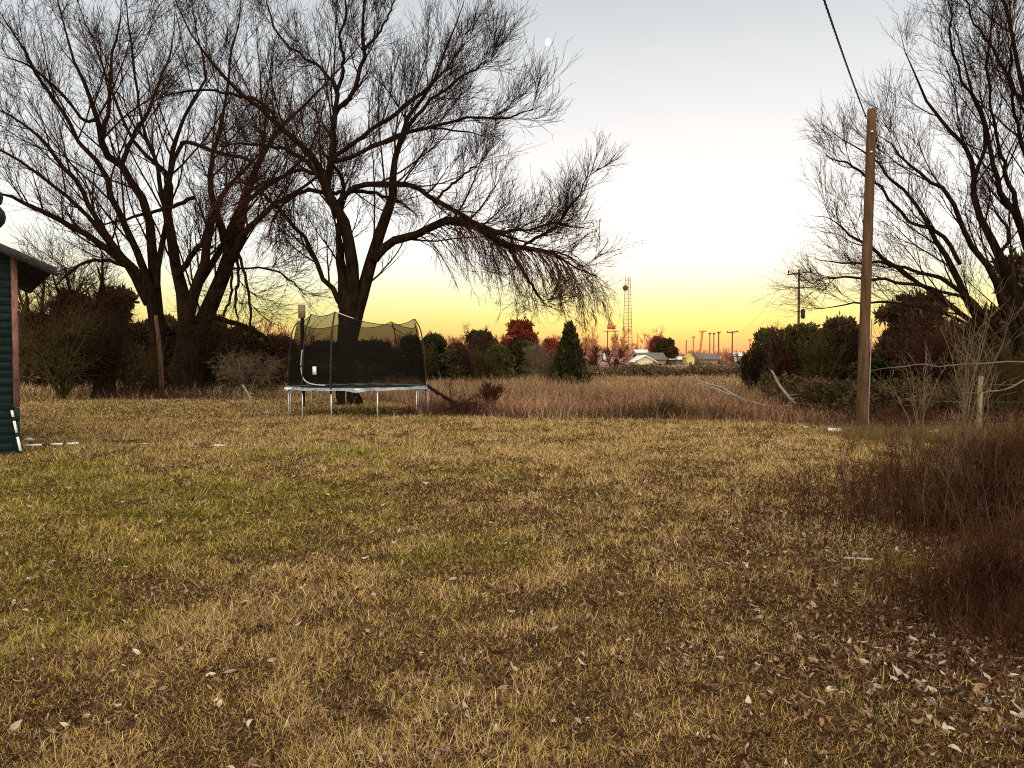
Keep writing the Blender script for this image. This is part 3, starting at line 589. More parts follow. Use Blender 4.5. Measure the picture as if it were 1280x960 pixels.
# ------------------------------------------------------------------ trampoline
TC = np.array([X_at(448, 24.3), 24.3]); RT = 2.27; ZT = .86
t = empty('trampoline', (TC[0], TC[1], 0), 'round backyard trampoline with a sagging dark safety net in front of the tree', 'trampoline')
def ring_pts(r, z, n=64, dz=0):
    a = np.linspace(0, 2*math.pi, n+1); return np.stack([TC[0]+r*np.sin(a), TC[1]-r*np.cos(a), np.full(n+1, z)], -1)
def ang(deg, r, z): a = math.radians(deg); return np.array([TC[0]+r*math.sin(a), TC[1]-r*math.cos(a), z])
tube_obj('frame', ring_pts(RT, ZT), .028, 'galv', t, 8, False)
g = Geo(); rr = ring_pts(1.95, ZT+.01, 48)[:-1]; g.add(np.vstack([rr, [[TC[0], TC[1], ZT-.02]]]), None, [[i, (i+1) % 48, 48] for i in range(48)]); g.build('jumping_mat', 'jump_mat', t)
g = Geo(); n = 96; a = np.linspace(0, 2*math.pi, n+1)
rag = 1+.03*np.sin(a*9)+.03*np.sin(a*23+1); V = []
for r_, z_ in ((1.92, ZT+.03), (2.1, ZT+.055), (2.28, ZT+.045), (2.33, ZT-.03)):
    V.append(np.stack([TC[0]+r_*np.sin(a), TC[1]-r_*np.cos(a), z_+.008*np.sin(a*17+r_*9)-(.05*np.clip(np.sin(a*5+.6), 0, 1)**6 if r_ > 2.3 else 0)], -1))
V = np.array(V); I = np.arange(4*(n+1)).reshape(4, n+1); Qs = np.stack([I[:-1, :-1], I[:-1, 1:], I[1:, 1:], I[1:, :-1]], -1).reshape(-1, 4)
g.add(V.reshape(-1, 3), Qs); g.build('safety_pad', 'pad_blue', t, True)
for d in (-9, 26, -36, -60, -92, 64, 95, 236, 203, 174, 128):
    p = ang(d, RT-.01, 0); hz = float(H(p[0], p[1])); tube_obj('leg', [p+[0, 0, hz-.03], p+[0, 0, ZT-.02]], .021, 'galv', t, 8)
PD = [-88, -35, -9, 80, 155, 208]
for d in PD:
    zz = {-88: 3.04, -35: 3.15, -9: 3.2, 80: 3.08, 155: 3.1, 208: 3.05}[d]
    o = tube_obj('net_pole', crom([ang(d, RT+.01, ZT-.12), ang(d, RT+.02, 1.2), ang(d, RT-.03, 2.0), ang(d, RT-.14, 2.7), ang(d, RT-.34, zz)], 12), .021 if d != -9 else .027, 'black_rubber', t, 8)
def top(dg):
    P_ = sorted([(x % 360) for x in PD]); zt = {-88: 3.04, -35: 3.15, -9: 3.2, 80: 3.08, 155: 3.1, 208: 3.05}; zt = {k % 360: v for k, v in zt.items()}
    dg = dg % 360
    for i in range(len(P_)):
        a_, b_ = P_[i], P_[(i+1) % len(P_)]; sp = (b_-a_) % 360; f = ((dg-a_) % 360)/sp
        if ((dg-a_) % 360) <= sp:
            sag = (.0034*sp)*4*f*(1-f); return zt[a_]*(1-f)+zt[b_]*f-sag
nA, nZ = 144, 10; V = []
for j in range(nZ+1):
    s = j/nZ
    for i in range(nA+1):
        dg = 360*i/nA; z1 = top(dg); z = ZT+.02+(z1-ZT-.02)*s
        r = RT-.08-.30*s**2.2-.03*math.sin(math.radians(dg*6))*s-.05*math.sin(s*3.14)
        V.append(ang(dg, r+.012*math.sin(i*1.7+j), z))
I = np.arange((nZ+1)*(nA+1)).reshape(nZ+1, nA+1); Qs = np.stack([I[:-1, :-1], I[:-1, 1:], I[1:, 1:], I[1:, :-1]], -1).reshape(-1, 4)
g = Geo(); g.add(V, Qs); net = g.build('safety_net', 'net', t, True)
g = Geo(); tp = np.array([ang(d, RT-.39, top(d)) for d in np.linspace(0, 360, 145)]); g.tubes(tp, np.full(145, .013), 5); g.build('top_rope', 'galv', net, True) if False else None
o = tube_obj('top_strap', tp[:], .012, 'black_rubber', net, 5, False); o.location = (0, 0, 0)
# pale cord along the front top, and a second slack strap on the right
o = tube_obj('top_cord', np.array([ang(d, RT-.395, top(d)+.012) for d in np.linspace(-36, 8, 24)]), .016, 'conduit', t, 6)
o = tube_obj('slack_strap', np.array([ang(d, RT-.36, top(d)-.16-.16*math.sin((d-80)/75*math.pi)) for d in np.linspace(80, 155, 24)]), .014, 'black_rubber', t, 6)
dz = crom([ang(-36, RT-.02, 2.05), ang(-37.5, RT-.02, 1.7), ang(-37, RT-.02, 1.35), ang(-33, RT-.02, 1.12), ang(-25, RT-.02, 1.02), ang(-14, RT-.02, .99)], 24)
o = tube_obj('door_zip', dz, .017, 'conduit', net, 6); o.location = (0, 0, 0)
g = Geo(); c = ang(-23, RT+.0, 1.43); g.box(c, (.13, .006, .24), math.radians(-20)+.0); g.build('warning_tag', 'white', net, loc=(0, 0, 0))
g = Geo(); c = ang(-52, RT+.03, ZT+.0)
for k in range(5): g.box(c+[(k-2)*.06, 0, rng.normal()*.015], (.14, .05, .05), rng.random()*.8)
g.build('torn_padding', 'white', t)
# pale-topped square post behind the trampoline
Yq = 28.; xq = X_at(378.5, Yq); g = Geo(); t = empty('square_post', (xq, Yq, 0), 'pale square-topped post sticking up behind the trampoline net', 'post')
g.box((xq, Yq, 1.68), (.12, .12, 3.4)); g.build('post', 'bark', t)
g = Geo(); z0, z1 = W(378, 398, Yq)[2], W(378, 381, Yq)[2]; g.box((xq, Yq-.07, (z0+z1)/2), (.25, .10, z1-z0)); g.build('cap_box', 'post_wood', t)

# ------------------------------------------------------------------ shed at the left edge
Ys = 13.6; xr = X_at(20, Ys); ze = 3.62; sl_ = math.radians(23)
t = empty('shed', (xr, Ys, 0), 'dark green clapboard shed with a pinkish corner board at the left edge', 'shed')
wd = 4.8; zr = ze+wd/2*math.tan(sl_)
g = Geo(); 
poly = [(xr-wd, Ys+.03), (xr, Ys+.03)]
V = [(xr-wd, Ys+.03, -.1), (xr, Ys+.03, -.1), (xr, Ys+.03, ze), (xr-wd/2, Ys+.03, zr), (xr-wd, Ys+.03, ze)]; V = V+[(x_, Ys+5, z_) for x_, y_, z_ in V]
bm = bmesh.new(); vs = [bm.verts.new(v) for v in V]
for f in ([0, 1, 2, 3, 4], [9, 8, 7, 6, 5], [1, 6, 7, 2], [5, 0, 4, 9], [0, 5, 6, 1]): bm.faces.new([vs[i] for i in f])
me = bpy.data.meshes.new('wall'); bm.to_mesh(me); bm.free(); link('wall', me, 'siding_dark', t)
g = Geo(); zz = .08
while zz < zr-.15:
    w2 = wd if zz+.1 < ze else max(.1, wd-2*(zz+.1-ze)/math.tan(sl_)); hh = .145
    c0 = xr-wd/2; y0 = Ys-.012+rng.normal()*.003
    v = np.array([[c0-w2/2, y0+.035, zz+hh+.02], [c0+w2/2-.02, y0+.035, zz+hh+.02], [c0+w2/2-.02, y0, zz], [c0-w2/2, y0, zz], [c0-w2/2, y0+.04, zz], [c0+w2/2-.02, y0+.04, zz]])
    g.add(v, [[0, 3, 2, 1], [3, 4, 5, 2]]); zz += .148
g.build('clapboards', 'siding', t)
g = Geo(); g.box((xr+.0, Ys-.015, (ze+.85)/2), (.10, .07, ze-.85-.02)); g.build('corner_board', 'trim_pink', t)
g = Geo(); g.box((xr+.002, Ys-.012, .72), (.085, .06, .26)); g.build('corner_board_patch', 'siding_dark', t)
g = Geo(); g.box((xr+.002, Ys-.013, .30), (.08, .06, .55)); g.build('corner_board_base', 'siding_dark', t)
g = Geo(); ov = .62; rk = .45
for sgn in (1, -1):
    ex = xr+ov if sgn > 0 else xr-wd-ov; ez = ze-ov*math.tan(sl_)+.02; rx = xr-wd/2
    v = []
    for yy in (Ys-rk, Ys+5+rk):
        v += [[rx, yy, zr+.02], [ex, yy, ez], [ex, yy, ez+.05], [rx, yy, zr+.07]]
    g.add(v, [[0, 1, 2, 3], [7, 6, 5, 4], [0, 4, 5, 1], [3, 2, 6, 7], [1, 5, 6, 2]])
g.build('roof', 'roof_dark', t)
g = Geo()
for sgn in (1, -1):
    ex = xr+ov+.01 if sgn > 0 else xr-wd-ov-.01; ez = ze-ov*math.tan(sl_)-.02; rx = xr-wd/2; yy = Ys-rk-.012
    v = [[rx, yy, zr-.08], [ex, yy, ez-.08], [ex, yy, ez+.075], [rx, yy, zr+.10], [rx, yy-.02, zr-.08], [ex, yy-.02, ez-.08], [ex, yy-.02, ez+.075], [rx, yy-.02, zr+.10]]
    g.add(v, [[0, 1, 2, 3], [7, 6, 5, 4], [0, 4, 5, 1], [3, 2, 6, 7], [1, 5, 6, 2]])
g.build('fascia', 'fascia', t)
g = Geo()   # ribbed ball vent on the roof
SR = math.radians(37)
def unrot(p):
    dx, dy = p[0]-xr, p[1]-Ys; return np.array([xr+dx*math.cos(-SR)-dy*math.sin(-SR), Ys+dx*math.sin(-SR)+dy*math.cos(-SR), p[2]])
vx, vy = unrot((X_at(-14, 14.6), 14.6, 0))[:2]

for k_, (zz, r) in enumerate(((W(0, 270, 14.6)[2], .34), (W(0, 246, 14.6)[2], .30))):
    a = np.linspace(-1.45, 1.45, 9); g.tubes(np.stack([np.full(9, vx), np.full(9, vy), zz+r*.85*np.sin(a)], -1), r*np.cos(a), 18, True)
g.tubes(np.array([[vx, vy, 3.6], [vx, vy, 4.9]]), np.array([.12, .12]), 12, True)
g.build('roof_vent', 'siding', t, True); t.rotation_euler = (0, 0, SR)
def banded(name, a, b, label, segs):
    a, b = np.array(a, float), np.array(b, float); tt = empty(name, a, label, 'pole')
    tube_obj('rod', [a, b], .014, 'black_rubber', tt, 6)
    for s0, s1 in segs: tube_obj('white_band', [a+(b-a)*s0, a+(b-a)*s1], .022, 'white', tt, 8)
pA = W(26.5, 567, Ys-.15); pA[2] = .02
banded('striped_pole', pA, W(14.5, 512, Ys-.10), 'white banded dark pole leaning against the shed corner', ((.06, .38), (.48, .74), (.83, .98)))
pA = W(27, 557.5, 14.5); pA[2] = .05; pB = W(99, 555, 14.9); pB[2] = .05
banded('striped_pole', pA, pB, 'white banded pole lying on the ground beside the shed', ((.02, .35), (.5, .71), (.77, .99)))
def trash(name, px, py, wpx, label, n=5, col='dirty_white', cat='litter', flat=.35):
    Y = CAMZ*F/(py-452); c = W(px, py, Y); c[2] = float(H(c[0], c[1])); w_ = wpx/F*Y
    bm = bmesh.new(); bmesh.ops.create_icosphere(bm, subdivisions=3, radius=.5)
    for v in bm.verts:
        p = np.array(v.co); f = .75+.7*float(fbm(p[0]*2+px, p[1]*2+p[2]*1.7, .7, n, 3)); v.co = Vector((p[0]*w_*f, p[1]*w_*.6*f, p[2]*w_*flat*f+w_*flat*.3))
    me = bpy.data.meshes.new(name); bm.to_mesh(me); bm.free()
    o = link(name, me, col); o.location = c; tag(o, label, cat); return o
trash('crumpled_bag', 1044, 541, 17, 'crumpled white plastic bag at the left foot of the wooden utility pole', 5, 'white')
trash('paper_scrap', 1007, 536, 6, 'small white paper scrap at the lawn edge left of the crumpled bag', 8, 'white')
trash('white_jug', 1169, 545, 13, 'white rounded jug lying in the weeds right of the utility pole', 3, 'white', flat=.7)
trash('paper_scrap', 273, 556, 16, 'flat white paper scrap lying on the lawn below the big left trees', 9, 'white', flat=.12)
trash('paper_scrap', 181, 553, 12, 'pale torn scrap lying on the lawn between the shed and the larger scrap', 4, flat=.12)
trash('concrete_chunk', 36, 551, 12, 'pale broken concrete chunk beside the shed corner', 6, flat=.4)
# thin pipe in front of the dark thicket
pA = W(1055, 706, 6.25); pA[2] = .03; pB = W(1091, 707, 6.2); pB[2] = .03
tag(tube_obj('metal_pipe', [pA, pB], .011, 'conduit'), 'short pale metal pipe lying on the ground by the dark thicket', 'pipe')

# ------------------------------------------------------------------ sapling, wire fence, right brush
def multi_stem(name, label, px, py, n, h, spread, tw, Y=None, r=.014, K=(7, 4), cat='shrub', rmin=.004, thin=.55, grav=0.):
    Y = Y or CAMZ*F/(py-452); x = X_at(px, Y); zb = float(H(x, Y)); t = empty(name, (x, Y, zb), label, cat)
    az = rng.random(n)*6.283; sp = spread*np.sqrt(rng.random(n)); zz = np.linspace(0, 1, 9)
    hh = h*(.55+.45*rng.random(n)); b = rng.normal(size=(n, 2))*.06*h**.5
    P = np.stack([b[:, :1]+(np.cos(az)*sp)[:, None]*zz**1.3, b[:, 1:]+(np.sin(az)*sp)[:, None]*zz**1.3, hh[:, None]*zz-.03], -1)
    P[:, 1:] += np.cumsum(rng.normal(size=(n, 8, 3))*h*.008, 1); R = r*(1-.75*zz)[None]*(.5+.6*rng.random((n, 1)))
    c = Geo(); c.tubes(P, R, 6); L = .3*h
    for kk in K:
        P, R = spawn(P, R, kk, L, .6, .2, 5, t0=.25, rf=thin, rmin=rmin, grav=grav); c.tubes(P, R, 3); L *= .5
    c.build('stems', tw, t, loc=(0, 0, 0)); return t
multi_stem('sapling', 'pale many-stemmed sapling in front of the fence post, right of the utility pole', 1206, 585, 10, 3.1, 1.0, 'twig_pale', 13.2, .015, (6, 3))
multi_stem('sapling', 'low pale sapling leaning out of the weeds behind the utility pole', 1150, 560, 7, 1.9, 1.0, 'twig_pale', 15.5, .012, (5, 3))
xf = X_at(1225, 16.2); t = empty('wire_fence', (xf, 16.2, 0), 'old wooden fence post carrying thin wires at the right edge', 'fence')
g = Geo(); P = np.array([[xf-.02, 16.2, -.3], [xf, 16.2, .5], [xf+.02, 16.2, 1.39]]); g.tubes(P, np.array([.06, .055, .05]), 9, True); g.build('post', 'post_wood', t, True)
x2 = 14.5; g = Geo(); g.tubes(np.array([[x2, 15.3, -.3], [x2, 15.3, 1.4]]), np.array([.055, .05]), 9, True); g.build('post', 'post_wood', t, True)
for z_ in (.35, .82):
    tube_obj('wire', [[9.0, 17.6, z_-.04], [xf, 16.14, z_], [x2, 15.24, z_+.03]], .003, 'post_wood', t, 4)
# long pale low branches in front of the right thicket
def branch(name, label, pts, tw='twig_pale', K=(8, 4), L=.7, cat='branch', a=.6, rmin=.004, grav=0.):
    P = crom([W(p[0], p[1], p[2]) for p in pts], 14); P[1:-1] += rng.normal(size=P[1:-1].shape)*.006*np.linalg.norm(P[-1]-P[0]); R = np.interp(np.linspace(0, len(pts)-1, 14), range(len(pts)), [p[3]*.5*p[2]/F for p in pts])
    g = Geo(); g.tubes(P, R, 6, True)
    if K:
        Pn, Rn = P[None], R[None]
        for kk in K: Pn, Rn = spawn(Pn, Rn, kk, L, a, .05, 5, t0=.25, rf=.55, rmin=rmin, grav=grav); g.tubes(Pn, Rn, 3); L *= .55
    o = g.build(name, tw, None, True); tag(o, label, cat); return o
branch('bare_branch', 'long pale bare branch crossing behind the utility pole at knee height', [(1290, 454, 18, 2.2), (1235, 453, 18, 2), (1180, 458, 18.2, 1.7), (1135, 458, 18.4, 1.4), (1088, 464, 18.6, 1)], K=(7,), L=.5)
branch('bare_branch', 'pale branch sweeping down from the right edge over the fence post', [(1300, 462, 17, 2.5), (1275, 478, 17, 2.2), (1255, 487, 16.8, 2), (1228, 490, 16.6, 1.5), (1200, 492, 16.5, 1)], K=(5,), L=.5)
branch('fallen_branch', 'forked silvery dead branch sticking up out of the dry field', [(964, 463, 24, 2.5), (972, 478, 24, 3.5), (984, 494, 23.8, 4), (993, 503, 23.6, 4), (1012, 506, 23.5, 4), (1030, 508, 23.4, 3)], 'bark_pale', (4, 2), .7)
branch('fallen_branch', 'long thin pale dead limb lying across the dry field', [(868, 474, 27, 2), (890, 480, 26.5, 2.5), (912, 490, 26, 3), (930, 499, 25.5, 3), (958, 506, 25, 3), (1000, 508, 24.5, 2.5)], 'bark_pale', (4, 2), .8)
branch('fallen_branch', 'thinner pale dead limb just below the long one in the field', [(872, 479, 25, 1.5), (895, 486, 25, 2), (915, 494, 24.8, 2.5), (925, 497, 24.6, 2), (938, 504, 24.5, 1.5)], 'bark_pale', (3,), .6)
branch('fallen_branch', 'dead branch lying against the right legs of the trampoline', [(534, 482, 24.2, 4), (548, 492, 24, 4), (562, 500, 23.8, 4), (578, 510, 23.4, 3), (592, 517, 23, 2)], 'bark', (8, 4), .9, rmin=.007)
branch('fallen_branch', 'broken pale branch propped upright on the lawn edge left of the trampoline', [(303, 481, 29, 2), (309, 490, 29, 3), (313, 498, 29, 4), (315, 508, 29, 3)], 'bark_pale', (3,), .4)
branch('fallen_branch', 'low tangle of dead twigs on the ground below the big left tree', [(200, 498, 34, 3), (240, 500, 33, 3), (270, 501, 32, 3), (300, 503, 31, 2)], 'twig_pale', (9, 4), 1.2, a=.9, rmin=.006)
branch('fallen_branch', 'dark brush of dead twigs piled right of the trampoline', [(540, 518, 22.6, 3), (560, 510, 22.8, 3), (575, 505, 23.2, 3), (596, 504, 23.6, 2)], 'twig', (12, 6), .8, a=1., rmin=.006)

# dark weed thicket in the right foreground and other weeds
def thicket(name, label, cx, cy, rx, ry, n, h, cols, seed=0, w=.006, spread=.35, cat=None, sub=.0014):
    a = rng.random(n)*6.283; r = np.abs(rng.normal(size=n))*.62*(.7+.6*vnoise(a*1.5, a*0, 1, seed)); x = cx+np.cos(a)*rx*r; y = cy+np.sin(a)*ry*r
    hh = h*(.45+.65*rng.random(n))*np.clip(1.2-r*.55, .25, 1.1)*(.35+1.25*fbm(x, y, .55, seed, 2)); zz = np.linspace(0, 1, 6)
    az = rng.random(n)*6.283; sp = spread*rng.random(n)*hh
    P = np.stack([x[:, None]+(np.cos(az)*sp)[:, None]*zz**1.4, y[:, None]+(np.sin(az)*sp)[:, None]*zz**1.4, H(x, y)[:, None]-.02+hh[:, None]*zz], -1)
    P[:, 1:] += np.cumsum(rng.normal(size=(n, 5, 3))*.012, 1); R = w*.5*(1.1-.8*zz)[None]*(.6+.8*rng.random((n, 1)))
    g = Geo(); g.tubes(P, R, 3); P2, R2 = spawn(P, R, 5, .30*h, .6, .15, 4, t0=.2, rf=.6, rmin=sub); g.tubes(P2, R2, 3)
    P3, R3 = spawn(P2, R2, 2, .13*h, .6, .1, 3, rf=.7, rmin=.0012); g.tubes(P3, R3, 3)
    o = g.build(name, cols, None); tag(o, label, cat, kind='stuff'); return o
thicket('weed_thicket', 'dark leafless weed thicket', 4.9, 7.4, 1.75, 1.25, 1500, .98, 'dark_stem', 2, .0085, spread=.5, sub=.0022)
thicket('weed_stalks', 'pale tall stalks in the dark thicket', 4.6, 7.2, 1.6, 1.2, 70, .95, 'twig_pale', 23, .009)
thicket('weed_thicket', 'dark leafless weeds at the lower right edge', 3.05, 4.6, .62, .7, 650, .68, 'dark_stem', 5, .0055)
thicket('weed_thicket', 'brown weeds round the utility pole', 10.2, 18.3, 3.6, 1.5, 900, .55, 'twig_red', 7, .009)
thicket('weed_thicket', 'olive weeds before the fence', 9.2, 12.6, 3.2, 1.6, 900, .55, 'twig_olive', 9, .007)
n = 7000; x = 3.7+rng.normal(size=n)*.75; y = 5.6+rng.normal(size=n)*.38; k = fbm(x, y, .35, 44, 2) > .47; x, y = x[k], y[k]; n = len(x)
strips('weed_grass', np.stack([x, y, H(x, y)-.01], -1), rng.random(n)*6.283, .08+.22*rng.random(n)**1.6, .1+.9*rng.random(n), .1+.9*rng.random(n), .003+.003*rng.random(n), (STRAW*.6)[None]*(.4+.8*rng.random(n))[:, None])
thicket('weed_thicket', 'dark twiggy litter and weeds at the feet of the left trees', -17.5, 37.5, 7.5, 3.2, 1500, .8, 'twig', 15, .014, spread=.7)
thicket('weed_thicket', 'brown brambles under the left trees', -15.5, 33.5, 6.5, 1.6, 900, .45, 'twig_red', 16, .012, spread=.8)
thicket('weed_thicket', 'brown brambles along the field edge', -1.5, 23.2, 3.4, 1.0, 900, .5, 'twig_red', 17, .009, spread=.6)
thicket('weed_thicket', 'tangled weeds along the field edge by the pole', 4.6, 22.4, 3.8, 1.1, 1000, .5, 'twig_olive', 18, .009, spread=.6)
thicket('field_weeds', 'taller branching dead weeds scattered through the dry field', 2, 37, 20, 14, 1500, .85, 'weed_tan', 27, .016, spread=.5)
n = 60000; x = 7.2+rng.random(n)*9; y = 10.8+rng.random(n)*6.5; k = (y > 24.5-x*1.25+rng.normal(size=n)*.5) & (fbm(x, y, .9, 41, 2) > .38); x, y = x[k], y[k]; n = len(x)
strips('weed_grass', np.stack([x, y, H(x, y)-.01], -1), rng.random(n)*6.283, .14+.3*rng.random(n), .1+.6*rng.random(n), .1+.7*rng.random(n), .005+.004*rng.random(n), np.where(rng.random((n, 1)) < .5, BROWN*1.5, np.array([[.20, .15, .05]]))*(.5+.7*rng.random(n))[:, None])

# ------------------------------------------------------------------ right evergreens / bushes
for a in [('rg', 'evergreen_bush', 'olive green bush at the left end of the right-hand thicket', 958, 40, 414, 62, 'bush'),
          ('rg', 'evergreen_bush', 'large olive green bush below the crossarm power pole', 1003, 35, 409, 92, 'bush'),
          ('rb', 'brown_bush', 'brownish bush just left of the wooden utility pole', 1050, 33, 404, 84, 'bush'),
          ('tb', 'cedar_tree', 'dark cedar just right of the wooden utility pole', 1112, 30, 382, 84, 'tree'),
          ('tb', 'cedar_tree', 'tall dark cedar with a pointed top right of the utility pole', 1160, 31, 370, 110, 'tree'),
          ('rb', 'brown_bush', 'dark brown bush behind the fence post', 1215, 27, 412, 120, 'bush'),
          ('tb', 'cedar_tree', 'tall dark cedar cut by the right edge of the picture', 1275, 29, 322, 120, 'tree'),
          ('rd', 'evergreen_bush', 'low dark green bush in the gap behind the utility pole', 1090, 26, 452, 90, 'bush'),
          ('rb', 'brown_bush', 'dark bush behind the right edge of the fence', 1290, 22, 408, 130, 'bush')]:
    evergreen(a[0], a[1], a[2], a[3], a[4], a[5], a[6], cat=a[7])
bare('bare_shrub', 'grey leafless shrub tangled into the brown bush by the pole', 1060, 31, 400, 70, 'twig', 5, (12, 7, 3), cat='shrub')
bare('bare_shrub', 'leafless shrub tangled before the dark cedars', 1165, 24, 385, 110, 'twig_red', 6, (12, 7, 3), cat='shrub')
bare('bare_shrub', 'leafless olive shrub low beside the fence post', 1255, 19, 430, 130, 'twig_olive', 6, (12, 6, 3), cat='shrub')
# ------------------------------------------------------------------ bushes behind the field
for a in [('rd', 'evergreen_bush', 'dark green bush seen just right of the trampoline net', 543, 58, 420, 46, 'bush'),
          ('rg', 'evergreen_bush', 'dull green bush second from the trampoline', 572, 57, 431, 44, 'bush'),
          ('rd', 'evergreen_bush', 'tall dark bush behind the round green bush', 602, 60, 416, 62, 'bush'),
          ('rg', 'evergreen_bush', 'small round green bush at the far edge of the dry field', 622, 54, 433, 46, 'bush'),
          ('rr', 'red_leaf_tree', 'small tree with rusty red leaves beyond the field', 651, 75, 401, 58, 'tree'),
          ('rg', 'evergreen_bush', 'green bush under the rusty red tree', 652, 66, 428, 48, 'bush'),
          ('cg', 'cedar_tree', 'pointed dark green cedar standing alone in the field', 712, 46, 416, 48, 'tree'),
          ('rr', 'red_leaf_tree', 'low rusty tree half hidden behind the lone cedar', 688, 110, 424, 44, 'tree')]:
    evergreen(a[0], a[1], a[2], a[3], a[4], a[5], a[6], cat=a[7])
bare('bare_shrub', 'pale grey leafless shrub at the left side of the lone cedar', 684, 47, 434, 46, 'twig_pale', 5, (10, 6, 3), cat='shrub')
bare('bare_shrub', 'brown leafless shrub in the field behind the dead branches', 612, 26, 478, 40, 'dark_stem', 7, (10, 6, 3), cat='shrub')
for px, Y, tp, wp, tw, lb in [(531, 52, 424, 34, 'twig_olive', 'olive leafless shrub touching the right edge of the net'), (588, 56, 410, 44, 'twig_red', 'reddish leafless shrub between the dark bushes'), (637, 58, 418, 40, 'twig', 'dark leafless shrub at the right of the round green bush'),
                              (668, 62, 428, 44, 'twig_pale', 'pale leafless shrub under the rusty tree'), (605, 50, 440, 60, 'twig_olive', 'low olive shrub at the foot of the round green bush'), (975, 34, 402, 60, 'twig_red', 'reddish leafless shrub poking above the large olive bush'), (1025, 31, 400, 70, 'twig_olive', 'olive leafless shrub between the olive and the brown bush'), (940, 38, 430, 44, 'twig', 'dark leafless shrub at the left end of the right-hand bushes')]:
    bare('bare_shrub', lb, px, Y, tp, wp, tw, 5, (11, 7, 3), cat='shrub')
# low hedge at the end of the field
def mass(name, x0, x1, y0, y1, h, n, size, cols, label=None, dens=1):
    x = x0+(x1-x0)*rng.random(n); y = y0+(y1-y0)*rng.random(n); hh = h*(.55+.9*fbm(x, y, 2.2, 51, 3)); z = H(x, y)+hh*rng.random(n)**.7
    C = np.stack([x, y, z], -1); D = nrm(rng.normal(size=C.shape)+[0, 0, .8]); cols = np.asarray(cols); ci = (fbm(x, z*3+y, 2., 61, 2)*1.5-.25+.3*rng.normal(size=n)).clip(0, .999)*len(cols)
    V, Q, c = sprays(C, D, size*(.6+.8*rng.random(n)), cols[ci.astype(int)], 5, .2, .6)
    o = link(name, mesh_np(name, V, Q, col=c), 'leaf'); tag(o, label, kind='stuff'); return o
mass('undergrowth', -6, 26, 70, 77, 1.15, 9000, .26, [(.10, .085, .035), (.17, .115, .06), (.22, .14, .075), (.11, .075, .04)])
mass('undergrowth', -32, -9.5, 44, 50, 1.5, 9000, .30, CEDB)
mass('undergrowth', 9, 22, 19.5, 27, 1.0, 12000, .13, CEDB+[(.10, .06, .03)])

# ------------------------------------------------------------------ left background thicket: cedars and tangled shrubs
for i, (k_, px, Y, tp, wp, lb) in enumerate([
    ('tb', 40, 50, 392, 90, 'dark cedar just right of the shed corner'), ('rb', 92, 47, 372, 84, 'dark rounded bush between the shed and the stump-like trunk'),
    ('tb', 150, 49, 362, 96, 'tallest dark cedar behind the pale-trunked tree'), ('rb', 205, 52, 400, 90, 'rounded dark bush behind the forked trunks'),
    ('rb', 262, 50, 405, 80, 'dark bush right behind the massive forked tree'), ('rb', 305, 48, 412, 84, 'rounded dark bush between the big tree and the trampoline'),
    ('rb', 348, 47, 424, 80, 'low dark bush touching the left side of the trampoline'), ('tb', -20, 48, 376, 90, 'dark cedar hidden behind the shed'),
    ('rb', 405, 60, 430, 80, 'dark bush seen through the left part of the net'), ('rd', 468, 58, 428, 90, 'dark green bush seen through the middle of the net'), ('rd', 515, 60, 422, 50, 'dark green bush seen through the right part of the net')]):
    evergreen(k_, 'cedar_tree' if k_[0] in 'ct' else 'brown_bush' if k_ == 'rb' else 'evergreen_bush', lb, px, Y, tp, wp, cat='tree' if k_[0] in 'ct' else 'bush')
# stub trunk with tangle
t = bare('stub_tree', 'short thick dark trunk wrapped in tangled bare twigs, right of the shed', 130, 34.5, 395, 130, 'twig', 5, (16, 8, 4), spread=.3, rr=.028, up=.05)
g = Geo(); P = crom([(0, 0, -.2), (.0, 0, .4), (.05, 0, 1.2), (.02, 0, 2.2), (.2, .1, 3.)], 12); g.tubes(P, np.interp(np.linspace(0, 1, 12), [0, .15, .6, 1], [.75, .5, .4, .12]), 12, True); g.build('stub', 'bark', t, True, loc=(0, 0, 0))
bare('bare_shrub', 'olive leafless shrub with splayed stems right of the shed', 78, 33, 390, 150, 'twig_olive', 7, (10, 6, 3), cat='shrub', spread=.5, up=.02)
bare('bare_shrub', 'olive leafless shrub in front of the pale-trunked tree', 165, 37, 428, 90, 'twig_olive', 6, (10, 6, 3), cat='shrub', spread=.45, up=.02)
bare('bare_shrub', 'dark tangled shrub behind the massive forked tree', 258, 44, 420, 90, 'twig', 6, (12, 8, 3), cat='shrub', spread=.4, up=.05)
bare('bare_shrub', 'reddish leafless shrub sticking up above the shed roof line', 60, 45, 300, 120, 'twig_red', 5, (12, 8, 4), cat='shrub', spread=.4)
bare('bare_shrub', 'tall tangled shrub behind the pale-trunked tree', 110, 46, 290, 120, 'twig_red', 5, (12, 8, 4), cat='shrub', spread=.4)
bare('bare_shrub', 'pale drooping shrub between the big tree and the trampoline', 310, 38, 440, 80, 'twig_pale', 6, (9, 6, 3), cat='shrub', spread=.45, up=-.1)
xt = X_at(202, 37); t = empty('dead_trunk', (xt, 37, 0), 'slender pale dead trunk standing before the left cedars', 'tree')
tube_obj('trunk', crom([(xt, 37, -.1), (xt-.02, 37, 1.2), (xt-.1, 37, 2.6), (xt-.3, 37.1, 4.)], 10), np.linspace(.15, .09, 10), 'wood_pole', t, 9)

